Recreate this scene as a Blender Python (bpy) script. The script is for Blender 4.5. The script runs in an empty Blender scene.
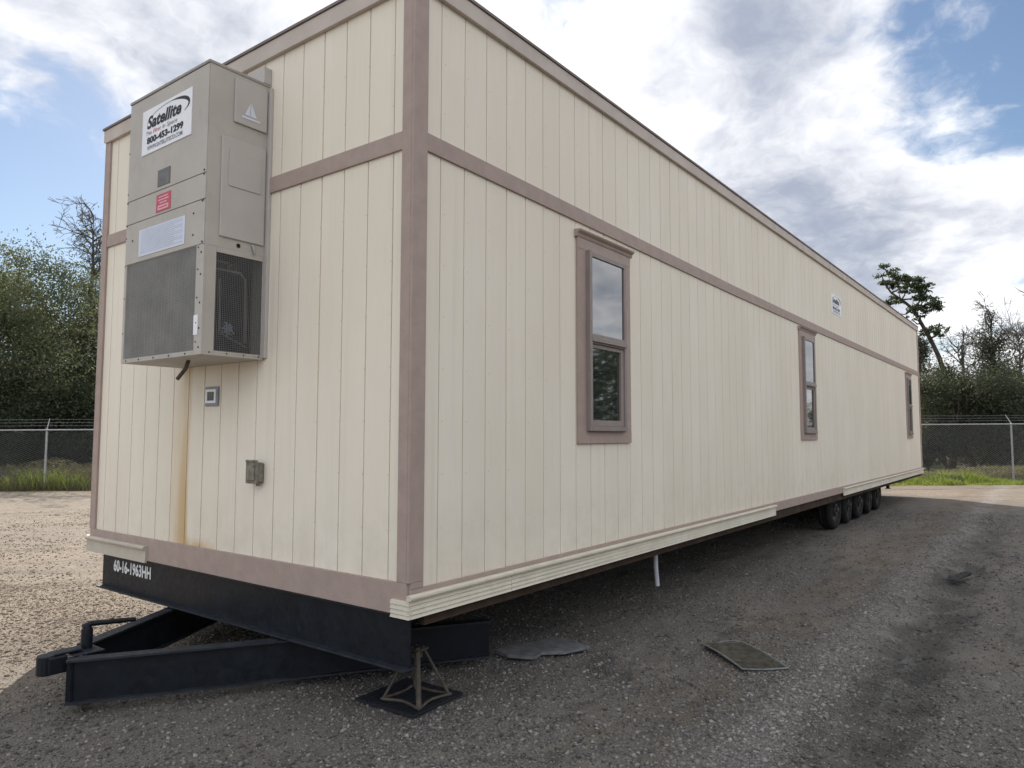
import bpy, bmesh, math, random
import numpy as np
from mathutils import Vector, Matrix
R = math.radians
rng = np.random.default_rng(7); random.seed(7)
sc = bpy.context.scene
col = sc.collection
CAM = Vector((-2.8334, -2.8218, 1.6)); YAW, PIT, ROL = 0.64328, 0.07059, 0.0020
L, W = 19.176, 3.79
SUN_AZ, SUN_EL = R(52), R(37)

# ------------------------------------------------------------------ helpers
def link(o):
    col.objects.link(o); return o
def tag(o, label=None, cat=None, group=None, kind=None):
    for k, v in (('label', label), ('category', cat), ('group', group), ('kind', kind)):
        if v: o[k] = v
    return o
def empty(name, loc=(0, 0, 0), rz=0, label=None, cat=None, group=None):
    o = bpy.data.objects.new(name, None); link(o); o.location = loc; o.rotation_euler = (0, 0, rz)
    o.empty_display_size = .2
    return tag(o, label, cat, group)

class MB:
    """collects shapes; build() links them as one mesh object"""
    def __init__(s): s.v = []; s.f = []; s.m = []
    def add(s, vs, fs, m=0):
        b = len(s.v); s.v += [tuple(p) for p in vs]; s.f += [tuple(i + b for i in f) for f in fs]; s.m += [m] * len(fs); return s
    def box(s, x0, x1, y0, y1, z0, z1, m=0, M=None):
        vs = [Vector((x, y, z)) for z in (z0, z1) for x, y in ((x0, y0), (x1, y0), (x1, y1), (x0, y1))]
        if M: vs = [M @ p for p in vs]
        return s.add(vs, [(0, 3, 2, 1), (4, 5, 6, 7), (0, 1, 5, 4), (1, 2, 6, 5), (2, 3, 7, 6), (3, 0, 4, 7)], m)
    def tube(s, pts, r, n=8, m=0, cap=True):
        pts = [Vector(p) for p in pts]; rr = r if hasattr(r, '__len__') else [r] * len(pts)
        vs = []; fs = []
        for i, p in enumerate(pts):
            d = (pts[min(i + 1, len(pts) - 1)] - pts[max(i - 1, 0)]).normalized()
            a = d.cross(Vector((0, 0, 1)))
            if a.length < .05: a = d.cross(Vector((1, 0, 0)))
            a.normalize(); b = d.cross(a)
            for k in range(n):
                t = 2 * math.pi * k / n; vs.append(p + a * (math.cos(t) * rr[i]) + b * (math.sin(t) * rr[i]))
        for i in range(len(pts) - 1):
            for k in range(n):
                fs.append((i * n + k, i * n + (k + 1) % n, (i + 1) * n + (k + 1) % n, (i + 1) * n + k))
        if cap:
            fs.append(tuple(range(n - 1, -1, -1))); fs.append(tuple((len(pts) - 1) * n + k for k in range(n)))
        return s.add(vs, fs, m)
    def prof(s, prof, a, b, axis='x', m=0):
        """closed profile extruded from a to b along an axis; profile is (y,z) for x, (x,z) for y"""
        n = len(prof); P = (lambda t, p: (t, p[0], p[1])) if axis == 'x' else (lambda t, p: (p[0], t, p[1]))
        vs = [P(a, p) for p in prof] + [P(b, p) for p in prof]
        fs = [(k, (k + 1) % n, n + (k + 1) % n, n + k) for k in range(n)] + [tuple(range(n - 1, -1, -1)), tuple(range(n, 2 * n))]
        return s.add(vs, fs, m)
    def lathe(s, prof, n=32, m=0, M=None):
        """profile of (radius, height) about the local z axis"""
        vs = []; fs = []
        for r, z in prof:
            for k in range(n):
                t = 2 * math.pi * k / n; p = Vector((r * math.cos(t), r * math.sin(t), z)); vs.append(M @ p if M else p)
        for i in range(len(prof) - 1):
            for k in range(n): fs.append((i * n + k, i * n + (k + 1) % n, (i + 1) * n + (k + 1) % n, (i + 1) * n + k))
        return s.add(vs, fs, m)
    def build(s, name, mats, parent=None, bevel=0, smooth=False):
        me = bpy.data.meshes.new(name); me.from_pydata(s.v, [], s.f)
        bm = bmesh.new(); bm.from_mesh(me); bmesh.ops.recalc_face_normals(bm, faces=bm.faces); bm.to_mesh(me); bm.free()
        for i, k in enumerate(s.m): me.polygons[i].material_index = k
        for m in (mats if isinstance(mats, (list, tuple)) else [mats]): me.materials.append(m)
        if smooth:
            for p in me.polygons: p.use_smooth = True
        o = bpy.data.objects.new(name, me); link(o)
        if parent: o.parent = parent
        if bevel:
            b = o.modifiers.new('bevel', 'BEVEL'); b.width = bevel; b.segments = 2; b.limit_method = 'ANGLE'; b.angle_limit = R(40)
        return o

def np_mesh(name, V, F, mats, parent=None, attr=None, smooth=False):
    """big mesh from numpy arrays; F has 3 or 4 columns; attr is one float per face"""
    V = np.ascontiguousarray(V, dtype=np.float32).reshape(-1, 3); F = np.ascontiguousarray(F, dtype=np.int32); k = F.shape[1]
    me = bpy.data.meshes.new(name)
    me.vertices.add(len(V)); me.vertices.foreach_set('co', V.ravel())
    me.loops.add(F.size); me.loops.foreach_set('vertex_index', F.ravel())
    me.polygons.add(len(F)); me.polygons.foreach_set('loop_start', np.arange(0, F.size, k, dtype=np.int32))
    if smooth: me.polygons.foreach_set('use_smooth', np.ones(len(F), dtype=bool))
    me.update(calc_edges=True)
    if attr is not None:
        a = me.attributes.new('tint', 'FLOAT', 'FACE'); a.data.foreach_set('value', np.ascontiguousarray(attr, dtype=np.float32))
    me.materials.append(mats)
    o = bpy.data.objects.new(name, me); link(o)
    if parent: o.parent = parent
    return o

# ------------------------------------------------------------------ materials
class NT:
    def __init__(s, m): s.t = m.node_tree; s.n = s.t.nodes; s.l = s.t.links
    def node(s, typ, **kw):
        o = s.n.new(typ)
        for k, v in kw.items(): setattr(o, k, v)
        return o
    def put(s, sock, v):
        if isinstance(v, bpy.types.NodeSocket): s.l.new(v, sock)
        else: sock.default_value = v
    def math(s, op, a, b=None, clamp=False):
        o = s.node('ShaderNodeMath', operation=op, use_clamp=clamp); s.put(o.inputs[0], a)
        if b is not None: s.put(o.inputs[1], b)
        return o.outputs[0]
    def mix(s, f, a, b):
        o = s.node('ShaderNodeMix', data_type='RGBA'); s.put(o.inputs[0], f); s.put(o.inputs[6], a); s.put(o.inputs[7], b); return o.outputs[2]
    def noise(s, vec, scale, detail=4, rough=.55, out='Fac'):
        o = s.node('ShaderNodeTexNoise'); s.put(o.inputs['Vector'], vec); o.inputs['Scale'].default_value = scale
        o.inputs['Detail'].default_value = detail; o.inputs['Roughness'].default_value = rough; return o.outputs[out]
    def voro(s, vec, scale, out='Distance'):
        o = s.node('ShaderNodeTexVoronoi'); s.put(o.inputs['Vector'], vec); o.inputs['Scale'].default_value = scale; return o.outputs[out]
    def ramp(s, f, lo, hi, a=0., b=1.):
        o = s.node('ShaderNodeMapRange', interpolation_type='SMOOTHSTEP'); s.put(o.inputs[0], f)
        for i, v in enumerate((lo, hi, a, b)): s.put(o.inputs[i + 1], v)
        return o.outputs[0]
    def scale(s, vec, v):
        o = s.node('ShaderNodeMapping'); s.put(o.inputs[0], vec); o.inputs['Scale'].default_value = v; return o.outputs[0]
    def bump(s, h, strength, dist, nrm=None):
        o = s.node('ShaderNodeBump'); o.inputs['Strength'].default_value = strength; o.inputs['Distance'].default_value = dist; s.put(o.inputs['Height'], h)
        if nrm: s.put(o.inputs['Normal'], nrm)
        return o.outputs[0]
    def xyz(s, vec):
        o = s.node('ShaderNodeSeparateXYZ'); s.put(o.inputs[0], vec); return o.outputs
def rgb(r, g, b): return (r, g, b, 1)
def mat(name):
    m = bpy.data.materials.new(name); m.use_nodes = True; t = NT(m); b = t.n['Principled BSDF']
    return m, t, b
def paint(name, c, rough=.6, spec=.3, var=.12, scale=6, metal=0, bump=0, bscale=60, dirt=None):
    m, t, b = mat(name); g = t.node('ShaderNodeNewGeometry').outputs['Position']
    n = t.noise(g, scale, 5, .6)
    lo = rgb(*[x * (1 - var) for x in c]); hi = rgb(*[min(1, x * (1 + var)) for x in c])
    cc = t.mix(t.ramp(n, .3, .7), lo, hi)
    if dirt: cc = t.mix(t.ramp(t.noise(g, scale * 2.7, 6, .7), .52, .78, 0, dirt[1]), cc, rgb(*dirt[0]))
    t.put(b.inputs['Base Color'], cc)
    t.put(b.inputs['Roughness'], t.ramp(t.noise(g, scale * 3, 3), .3, .7, rough - .08, rough + .08)); b.inputs['Specular IOR Level'].default_value = spec; b.inputs['Metallic'].default_value = metal
    if bump: t.put(b.inputs['Normal'], t.bump(t.noise(g, bscale, 4), bump, .004))
    return m

def siding_mat(name, stain=False):
    m, t, b = mat(name); g = t.node('ShaderNodeNewGeometry').outputs['Position']
    grain = t.noise(t.scale(g, (38, 38, 1.6)), 1, 6, .65)
    blot = t.noise(t.scale(g, (1.1, 1.1, .5)), 1, 5, .6)
    c = t.mix(t.ramp(blot, .3, .72), rgb(.75, .683, .57), rgb(.81, .748, .64))
    c = t.mix(t.ramp(grain, .5, .8, 0, .22), c, rgb(.55, .49, .40))
    streak = t.noise(t.scale(g, (9, 9, .22)), 1, 5, .6)
    c = t.mix(t.ramp(streak, .55, .8, 0, .22), c, rgb(.50, .46, .40))
    p = t.xyz(g)
    run = t.math('ADD', p[0], t.math('MULTIPLY', p[1], -.9955)); pl = t.math('DIVIDE', t.math('SUBTRACT', run, .012), .2135)
    wn = t.node('ShaderNodeTexWhiteNoise', noise_dimensions='1D'); t.put(wn.inputs['W'], t.math('FLOOR', t.math('DIVIDE', pl, 1)))
    c = t.mix(t.math('MULTIPLY', wn.outputs['Value'], .16), c, rgb(.62, .56, .48))
    # rows of painted-over nail heads beside the grooves
    fx = t.math('ABSOLUTE', t.math('SUBTRACT', t.math('FRACT', pl), .16)); fz = t.math('ABSOLUTE', t.math('SUBTRACT', t.math('FRACT', t.math('DIVIDE', p[2], .305)), .5))
    nail = t.math('MULTIPLY', t.math('LESS_THAN', fx, .018), t.math('LESS_THAN', fz, .013))
    c = t.mix(t.math('MULTIPLY', nail, .45), c, rgb(.33, .27, .21))
    low = t.ramp(p[2], .7, 1.4, .30, 0)          # splashed dust on the lowest boards
    c = t.mix(t.math('MULTIPLY', low, t.ramp(t.noise(g, 5, 6, .7), .35, .7)), c, rgb(.50, .44, .35))
    if stain:                                    # rust run below the drain of the air conditioner
        off = t.math('SUBTRACT', p[1], t.math('ADD', 2.285, t.math('MULTIPLY', t.math('SUBTRACT', t.noise(t.scale(g, (1, 1, .9)), 1.3, 3), .5), .10)))
        core = t.math('MULTIPLY', t.ramp(off, -.035, .0, 0, 1), t.ramp(off, .02, .30, 1, 0))
        ragged = t.ramp(t.noise(t.scale(g, (9, 10, .7)), 1, 6, .7), .15, .62)
        fade = t.ramp(p[2], .7, 2.0, 1, .55)
        f = t.math('MULTIPLY', t.math('MULTIPLY', core, ragged), fade)
        foot = t.math('MULTIPLY', t.ramp(t.math('ABSOLUTE', t.math('SUBTRACT', p[1], 2.2)), .05, .42, 1, 0), t.ramp(p[2], .79, .87, 1, 0))
        f = t.math('MAXIMUM', f, t.math('MULTIPLY', foot, ragged))
        c = t.mix(t.math('MULTIPLY', f, .85), c, rgb(.50, .31, .10))
    t.put(b.inputs['Base Color'], c); b.inputs['Roughness'].default_value = .62; b.inputs['Specular IOR Level'].default_value = .3
    h = t.math('ADD', t.math('MULTIPLY', grain, .7), t.math('MULTIPLY', t.noise(g, 90, 4, .6), .5))
    t.put(b.inputs['Normal'], t.bump(h, .35, .003))
    return m

M = {}
M['siding'] = siding_mat('cream_siding'); M['siding_end'] = siding_mat('cream_siding_end', True)
M['trim'] = paint('mauve_trim', (.37, .288, .252), .6, .3, .06, 9, bump=.3, bscale=55, dirt=((.24, .19, .155), .25))
M['fascia'] = paint('pale_mauve_fascia', (.50, .435, .385), .6, .3, .08, 3)
M['skirt'] = paint('cream_skirting', (.60, .555, .455), .5, .35, .07, 4, dirt=((.36, .31, .24), .4))
M['skirt_grey'] = paint('greyed_skirting', (.47, .43, .36), .6, .3, .08, 4, dirt=((.3, .26, .2), .4))
M['sash'] = paint('bronze_sash', (.245, .205, .19), .45, .4, .06, 8)
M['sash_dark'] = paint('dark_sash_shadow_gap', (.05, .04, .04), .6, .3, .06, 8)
M['roof'] = paint('weathered_roof_edge', (.20, .165, .15), .7, .3, .15, 3)
M['membrane'] = paint('roof_membrane', (.55, .54, .52), .8, .2, .1, 2)
M['joist'] = paint('brown_rim_board', (.050, .034, .025), .85, .15, .3, 5, bump=.4, bscale=40)
M['belly'] = paint('black_belly_sheet', (.018, .018, .02), .7, .3, .2, 3)
M['black'] = paint('black_frame_paint', (.0062, .0088, .0140), .45, .3, .3, 7, bump=.15, bscale=25, dirt=((.030, .025, .022), .45))
M['black_edge'] = paint('dusty_black_flange', (.020, .024, .032), .55, .3, .3, 9, dirt=((.085, .07, .055), .5))
M['rust'] = paint('old_steel', (.072, .062, .048), .7, .4, .3, 20, bump=.3, bscale=60, dirt=((.12, .06, .03), .5))
M['pad'] = paint('black_plastic_pad', (.015, .017, .023), .6, .35, .2, 12, bump=.2)
M['ac'] = paint('beige_grey_sheet_metal', (.44, .41, .365), .5, .4, .05, 2.5, dirt=((.22, .2, .17), .25))
M['ac_lid'] = paint('grey_lid', (.31, .29, .27), .5, .4, .06, 3)
M['ac_grey'] = paint('grey_side_panel', (.46, .43, .40), .5, .4, .05, 2.5)
M['wire'] = paint('grille_wire', (.33, .32, .305), .5, .4, .1, 6)
M['wire_dark'] = paint('dark_grille_wire', (.15, .15, .15), .5, .4, .1, 6)
M['coil'] = paint('condenser_coil', (.15, .148, .145), .6, .4, .15, 12)
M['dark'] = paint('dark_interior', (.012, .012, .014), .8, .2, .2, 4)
M['copper'] = paint('dull_pipe', (.30, .28, .26), .5, .4, .2, 10)
M['white'] = paint('white_sign_face', (.80, .81, .84), .45, .4, .03, 3)
M['paper'] = paint('pale_data_plate', (.62, .66, .76), .45, .4, .04, 3)
M['ink'] = paint('black_ink', (.02, .02, .028), .5, .3, .05, 5)
M['greyink'] = paint('grey_ink', (.25, .26, .30), .5, .3, .05, 5)
M['redink'] = paint('red_ink', (.50, .08, .10), .5, .3, .05, 5)
M['red'] = paint('red_sticker', (.55, .085, .13), .5, .3, .1, 10)
M['pinkink'] = paint('pale_red_print', (.72, .45, .48), .5, .3, .1, 10)
M['stencil'] = paint('white_stencil_paint', (.70, .71, .72), .7, .2, .06, 60)
M['pvc'] = paint('grey_white_pvc', (.50, .52, .56), .4, .4, .05, 6)
M['elbox'] = paint('weathered_box', (.20, .185, .15), .7, .3, .3, 25, bump=.4)
M['outlet'] = paint('outlet_grey', (.24, .25, .28), .5, .4, .05, 6)
M['tyre'] = paint('dusty_tyre', (.018, .018, .018), .85, .2, .3, 9, bump=.3, dirt=((.07, .06, .05), .4))
M['rim'] = paint('dull_rim', (.045, .042, .04), .6, .4, .3, 14)
M['galv'] = paint('galvanised_steel', (.31, .315, .32), .5, .5, .1, 8, metal=.3)
M['linkw'] = paint('galvanised_wire', (.30, .31, .32), .5, .5, .1, 8, metal=.3)
M['slab'] = paint('grey_board', (.135, .135, .138), .85, .2, .25, 14, bump=.5, bscale=35)
M['screenf'] = paint('greenish_grey_aluminium', (.17, .185, .18), .5, .4, .25, 15)
M['mesh'] = paint('dusty_insect_screen', (.062, .058, .043), .85, .2, .45, 14, bump=.5, bscale=120, dirt=((.11, .085, .055), .7))
M['rubber'] = paint('black_rubber_scrap', (.012, .012, .012), .7, .3, .2, 10)
def glass_mat():
    m, t, b = mat('window_glass')
    b.inputs['Base Color'].default_value = rgb(.012, .016, .018); b.inputs['Roughness'].default_value = .03
    b.inputs['IOR'].default_value = 2.5; b.inputs['Specular IOR Level'].default_value = .9
    g = t.node('ShaderNodeNewGeometry').outputs['Position']
    t.put(b.inputs['Normal'], t.bump(t.noise(g, 1.6, 2), .05, .02)); return m
M['glass'] = glass_mat()
def leaf_mat(name, lo, hi, trans=.35, rough=.6):
    m, t, b = mat(name); a = t.node('ShaderNodeAttribute', attribute_name='tint').outputs['Fac']
    c = t.mix(a, rgb(*lo), rgb(*hi)); t.put(b.inputs['Base Color'], c); b.inputs['Roughness'].default_value = rough; b.inputs['Specular IOR Level'].default_value = .25
    tr = t.node('ShaderNodeBsdfTranslucent'); t.put(tr.inputs[0], t.mix(.35, c, rgb(hi[0] * 1.6, hi[1] * 1.5, hi[2])))
    mx = t.node('ShaderNodeMixShader'); mx.inputs[0].default_value = trans; t.l.new(b.outputs[0], mx.inputs[1]); t.l.new(tr.outputs[0], mx.inputs[2])
    t.l.new(mx.outputs[0], t.n['Material Output'].inputs[0]); return m
M['leaf'] = leaf_mat('oak_leaf', (.042, .056, .034), (.14, .165, .09), .45)
M['leaf_dark'] = leaf_mat('dark_leaf', (.024, .034, .022), (.070, .088, .048), .3)
M['vine'] = leaf_mat('vine_leaf', (.030, .036, .025), (.092, .10, .062), .3)
M['pine'] = leaf_mat('pine_needle', (.028, .044, .026), (.085, .115, .055), .3)
M['grass'] = leaf_mat('green_grass', (.095, .14, .032), (.27, .33, .08), .45)
M['drygrass'] = leaf_mat('dry_grass', (.060, .055, .036), (.18, .17, .09), .4)
M['bark'] = paint('bark', (.075, .06, .048), .9, .15, .35, 6, bump=.8, bscale=18)
M['twig'] = paint('grey_twig', (.12, .108, .098), .9, .15, .25, 6)

def gravel_mat():
    m, t, b = mat('gravel_ground'); g = t.node('ShaderNodeNewGeometry').outputs['Position']; p = t.xyz(g)
    x, y = p[0], p[1]
    big = t.noise(g, .35, 5, .6); mid = t.noise(g, 1.7, 5, .65); fine = t.noise(g, 55, 4, .7)
    wob = t.math('MULTIPLY', t.math('SUBTRACT', t.noise(g, .55, 3), .5), .5)
    yy = t.math('ADD', t.math('ADD', y, wob), t.math('MULTIPLY', t.math('SUBTRACT', t.noise(g, 2.6, 6, .7), .5), .55))
    # stone-to-stone colour
    cell = t.node('ShaderNodeTexVoronoi'); t.put(cell.inputs['Vector'], g); cell.inputs['Scale'].default_value = 62
    cv = t.xyz(cell.outputs['Color'])[0]
    cell2 = t.node('ShaderNodeTexVoronoi'); t.put(cell2.inputs['Vector'], g); cell2.inputs['Scale'].default_value = 24
    cv2 = t.xyz(cell2.outputs['Color'])[1]
    c = t.mix(t.ramp(cv, 0, 1), rgb(.10, .077, .056), rgb(.275, .216, .160))
    c = t.mix(t.ramp(cv2, .55, 1, 0, .55), c, rgb(.31, .255, .195))
    c = t.mix(t.ramp(fine, .38, .7, .5, 0), c, rgb(.16, .135, .105))
    cell3 = t.xyz(t.voro(g, 135, 'Color'))[2]
    c = t.mix(t.ramp(cell3, .55, 1, 0, .55), c, rgb(.38, .32, .25)); c = t.mix(t.ramp(cell3, .3, 0, 0, .6), c, rgb(.05, .045, .04))
    pat = t.noise(g, 7, 6, .7); c = t.mix(t.ramp(pat, .52, .7, 0, .5), c, rgb(.11, .095, .078)); c = t.mix(t.ramp(pat, .48, .3, 0, .4), c, rgb(.33, .27, .205))
    rt = t.node('ShaderNodeVectorRotate', rotation_type='Z_AXIS'); t.put(rt.inputs['Vector'], g); rt.inputs['Angle'].default_value = R(-45)
    drag2 = t.noise(t.scale(rt.outputs[0], (2.4, .3, 1)), 1, 6, .65); c = t.mix(t.ramp(drag2, .50, .64, 0, .7), c, rgb(.105, .083, .064))
    drag = t.noise(t.scale(g, (.22, 2.6, 1)), 1, 6, .65); c = t.mix(t.ramp(drag, .55, .7, 0, .5), c, rgb(.13, .112, .09))
    c = t.mix(t.ramp(big, .35, .65, .35, 0), c, rgb(.15, .135, .115))
    # lane by the trailer: oily grey gravel, with shade also put into its colour
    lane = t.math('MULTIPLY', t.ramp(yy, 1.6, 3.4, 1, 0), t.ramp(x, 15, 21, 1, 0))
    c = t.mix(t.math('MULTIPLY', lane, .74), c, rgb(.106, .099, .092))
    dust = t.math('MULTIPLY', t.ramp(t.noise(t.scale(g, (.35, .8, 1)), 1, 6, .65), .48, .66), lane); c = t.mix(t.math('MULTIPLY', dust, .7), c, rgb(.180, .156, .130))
    # strip of loose pale stones, with a dark damp rut on its outer side
    dirt = t.math('MULTIPLY', t.ramp(t.math('ABSOLUTE', t.math('ADD', yy, .95)), .1, .5, 1, 0), t.ramp(mid, .42, .62))
    c = t.mix(t.math('MULTIPLY', dirt, .65), c, rgb(.125, .096, .064))
    ridge = t.math('MULTIPLY', t.ramp(t.math('ABSOLUTE', t.math('ADD', yy, 1.5)), .05, .26, 1, 0), t.ramp(mid, .3, .55))
    c = t.mix(t.math('MULTIPLY', ridge, .45), c, t.mix(cv, rgb(.13, .125, .12), rgb(.36, .34, .325)))
    rut = t.math('MULTIPLY', t.ramp(t.math('ABSOLUTE', t.math('ADD', yy, 1.96)), .10, .34, 1, 0), t.ramp(t.noise(g, .9, 6, .65), .36, .58))
    rut = t.math('MULTIPLY', rut, t.ramp(x, 9, 14, 1, 0)); c = t.mix(t.math('MULTIPLY', rut, .60), c, rgb(.026, .028, .026))
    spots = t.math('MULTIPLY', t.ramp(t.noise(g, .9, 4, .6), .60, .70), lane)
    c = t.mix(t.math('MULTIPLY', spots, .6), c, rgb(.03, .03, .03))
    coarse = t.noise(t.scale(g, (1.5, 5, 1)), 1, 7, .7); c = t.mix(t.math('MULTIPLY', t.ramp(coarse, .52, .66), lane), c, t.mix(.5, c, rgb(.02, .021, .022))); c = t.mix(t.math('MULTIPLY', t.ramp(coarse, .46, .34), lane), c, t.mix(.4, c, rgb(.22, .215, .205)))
    # leaf litter and rough grass beyond the fence
    s = t.math('ADD', t.math('ADD', t.math('MULTIPLY', x, .7057), t.math('MULTIPLY', y, .7085)), t.math('MULTIPLY', t.math('SUBTRACT', mid, .5), 1.6))
    beyond = t.ramp(s, 17.6, 18.5)
    lit = t.mix(t.ramp(t.noise(g, .5, 5, .65), .4, .6), rgb(.075, .058, .032), rgb(.085, .105, .03))
    c = t.mix(beyond, c, lit)
    t.put(b.inputs['Base Color'], c); b.inputs['Roughness'].default_value = .88; b.inputs['Specular IOR Level'].default_value = .25
    h = t.math('ADD', t.math('MULTIPLY', t.math('SUBTRACT', 1, cell.outputs['Distance']), .5), t.math('MULTIPLY', t.math('SUBTRACT', 1, cell2.outputs['Distance']), .6))
    n1 = t.bump(h, .8, .011); t.put(b.inputs['Normal'], t.bump(mid, .5, .05, n1)); return m
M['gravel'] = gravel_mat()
def stone_mat():
    m, t, b = mat('loose_stone'); a = t.node('ShaderNodeAttribute', attribute_name='tint').outputs['Fac']
    g = t.node('ShaderNodeNewGeometry').outputs['Position']
    y = t.math('ADD', t.xyz(g)[1], t.math('MULTIPLY', t.math('SUBTRACT', t.noise(g, .55, 3), .5), 1.1))
    yr = t.math('ADD', t.xyz(g)[1], t.math('MULTIPLY', t.math('SUBTRACT', t.noise(g, .55, 3), .5), .5)); rut = t.math('MULTIPLY', t.ramp(t.math('ABSOLUTE', t.math('ADD', yr, 1.96)), .10, .34, 1, 0), t.ramp(t.noise(g, .9, 6, .65), .36, .58))
    lane = t.ramp(y, 1.6, 3.4, 1, 0)
    tan = t.mix(a, rgb(.14, .109, .082), rgb(.36, .29, .222)); grey = t.mix(a, rgb(.045, .042, .040), rgb(.335, .315, .295))  # greyer stones by the trailer; shade is partly put into their colour
    c = t.mix(lane, tan, grey); c = t.mix(t.math('MULTIPLY', rut, .60), c, rgb(.030, .032, .030)); c = t.mix(t.ramp(t.noise(g, 80, 3), .4, .7, 0, .4), c, rgb(.10, .085, .07))
    t.put(b.inputs['Base Color'], c); b.inputs['Roughness'].default_value = .85; b.inputs['Specular IOR Level'].default_value = .25; return m
M['stone'] = stone_mat()

# ------------------------------------------------------------------ lettering
def text_shape(body, size, shear=0, bold=0, sx=1):
    cu = bpy.data.curves.new('lettering', 'FONT'); cu.body = body; cu.size = size; cu.shear = shear; cu.offset = bold
    cu.align_x = 'CENTER'; cu.align_y = 'CENTER'; cu.resolution_u = 3
    o = bpy.data.objects.new('lettering', cu); link(o); dg = bpy.context.evaluated_depsgraph_get(); dg.update()
    me = bpy.data.meshes.new_from_object(o.evaluated_get(dg))
    vs = [(v.co.x * sx, v.co.y) for v in me.vertices]; fs = [tuple(p.vertices) for p in me.polygons]
    bpy.data.objects.remove(o); bpy.data.meshes.remove(me); bpy.data.curves.remove(cu); return vs, fs
def put_text(mb, body, size, O, U, V, N, cx, cy, m, width=None, shear=0, bold=0, lift=.0015, dx=0):
    vs, fs = text_shape(body, size, shear, bold)
    w = max(v[0] for v in vs) - min(v[0] for v in vs); k = width / w if width else 1
    mb.add([O + U * (cx + x * k) + V * (cy + y) + N * lift for x, y in vs], fs, m)
def strip(mb, pts, O, U, V, N, m, lift=.0015):
    """ribbon from (x, y, half thickness) points"""
    vs = []; fs = []
    for i, (x, y, h) in enumerate(pts):
        a = pts[max(i - 1, 0)]; b = pts[min(i + 1, len(pts) - 1)]; d = Vector((b[0] - a[0], b[1] - a[1])).normalized(); n = Vector((-d.y, d.x))
        for s in (1, -1): vs.append(O + U * (x + n.x * h * s) + V * (y + n.y * h * s) + N * lift)
    fs = [(2 * i, 2 * i + 1, 2 * i + 3, 2 * i + 2) for i in range(len(pts) - 1)]; mb.add(vs, fs, m)
def rect(mb, O, U, V, N, x0, x1, y0, y1, m, lift):
    mb.add([O + U * x + V * y + N * lift for x, y in ((x0, y0), (x1, y0), (x1, y1), (x0, y1))], [(0, 1, 2, 3)], m)
def company_sign(name, O, U, N, w, h, parent):
    V = Vector((0, 0, 1)); mb = MB()
    B = [O + U * x + V * y + N * n for n in (0, .005) for x, y in ((-w/2, -h/2), (w/2, -h/2), (w/2, h/2), (-w/2, h/2))]
    mb.add(B, [(0, 3, 2, 1), (4, 5, 6, 7), (0, 1, 5, 4), (1, 2, 6, 5), (2, 3, 7, 6), (3, 0, 4, 7)], 0)
    O = O + N * .005
    put_text(mb, 'Satellite', h * .37, O, U, V, N, -w * .055, h * .175, 1, w * .70, .22, .004)
    # swoosh: thin rising line over the word, thick hook round its right end
    arc = []
    for i in range(23):
        t = i / 22; a = R(168 - 205 * t); th = .0015 + .011 * max(0, math.sin(math.pi * min(1, max(0, (t - .42) / .58)))) ** 1.2
        arc.append((w * .02 + math.cos(a) * w * .43, h * .16 + math.sin(a) * h * .26 + (.10 * h * (t - .3)), th))
    strip(mb, arc, O, U, V, N, 1, .0012)
    put_text(mb, 'The', h * .125, O, U, V, N, -w * .36, -h * .045, 2, w * .12, .2, .0003)
    put_text(mb, 'First', h * .125, O, U, V, N, -w * .19, -h * .045, 3, w * .16, .2, .0003)
    put_text(mb, 'In', h * .125, O, U, V, N, -w * .045, -h * .045, 2, w * .06, .2, .0003)
    put_text(mb, 'Space', h * .125, O, U, V, N, w * .12, -h * .045, 2, w * .21, .2, .0003)
    put_text(mb, '800-453-1299', h * .19, O, U, V, N, -w * .02, -h * .22, 1, w * .74, 0, .003)
    put_text(mb, 'WWW.SATELLITECO.COM', h * .125, O, U, V, N, -w * .02, -h * .385, 2, w * .72, .0, .0012)
    return mb.build(name, [M['white'], M['ink'], M['greyink'], M['redink']], parent)

# ------------------------------------------------------------------ the trailer
T = empty('office_trailer', (0, 0, 0), 0, 'long cream office trailer with mauve trim, standing on gravel on its wheels and hitch', 'office trailer')
Z0, ZB0, ZB1, ZT = .70, 3.223, 3.330, 4.19     # bottom of boards, band, top of boards
def grooved(a, b, first, step, axis, at, out, z0, z1):
    """siding sheet with routed vertical grooves; 'at' is the face, 'out' the sign of the outward normal"""
    xs = []; g = first
    prof = [(a, 0)]
    while g < b - .03:
        if g > a + .02: hw = .0058 if round((g - first) / step) % 6 == 3 else .0042; prof += [(g - hw, 0), (g - hw + .0008, -.010), (g + hw - .0008, -.010), (g + hw, 0)]
        g += step
    prof += [(b, 0), (b, -.03), (a, -.03)]
    mb = MB(); n = len(prof)
    P = (lambda q, z: (q[0], at + out * q[1], z)) if axis == 'x' else (lambda q, z: (at + out * q[1], q[0], z))
    vs = [P(q, z0) for q in prof] + [P(q, z1) for q in prof]
    fs = [(k, (k + 1) % n, n + (k + 1) % n, n + k) for k in range(n)]
    if z1 > 4: vs = [(x, y, z + (z - z0) / (z1 - z0) * RISE * x) for x, y, z in vs]
    return mb.add(vs, fs)
RISE = .0122
for z0, z1, lab in ((Z0, ZB0 + .03, 1), (ZB0 + .032, ZT + .02, 0)):
    grooved(0, L, .226, .2135, 'x', 0, -1, z0, z1).build('wall', M['siding'], T)
    grooved(0, L, .226, .2135, 'x', W, 1, z0, z1).build('wall', M['siding'], T)
    grooved(.03, W - .03, .16, .2145, 'y', 0, -1, z0, z1).build('wall', M['siding_end'], T)
    grooved(.03, W - .03, .16, .2145, 'y', L, 1, z0, z1).build('wall', M['siding'], T)
t_ = .018
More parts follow.
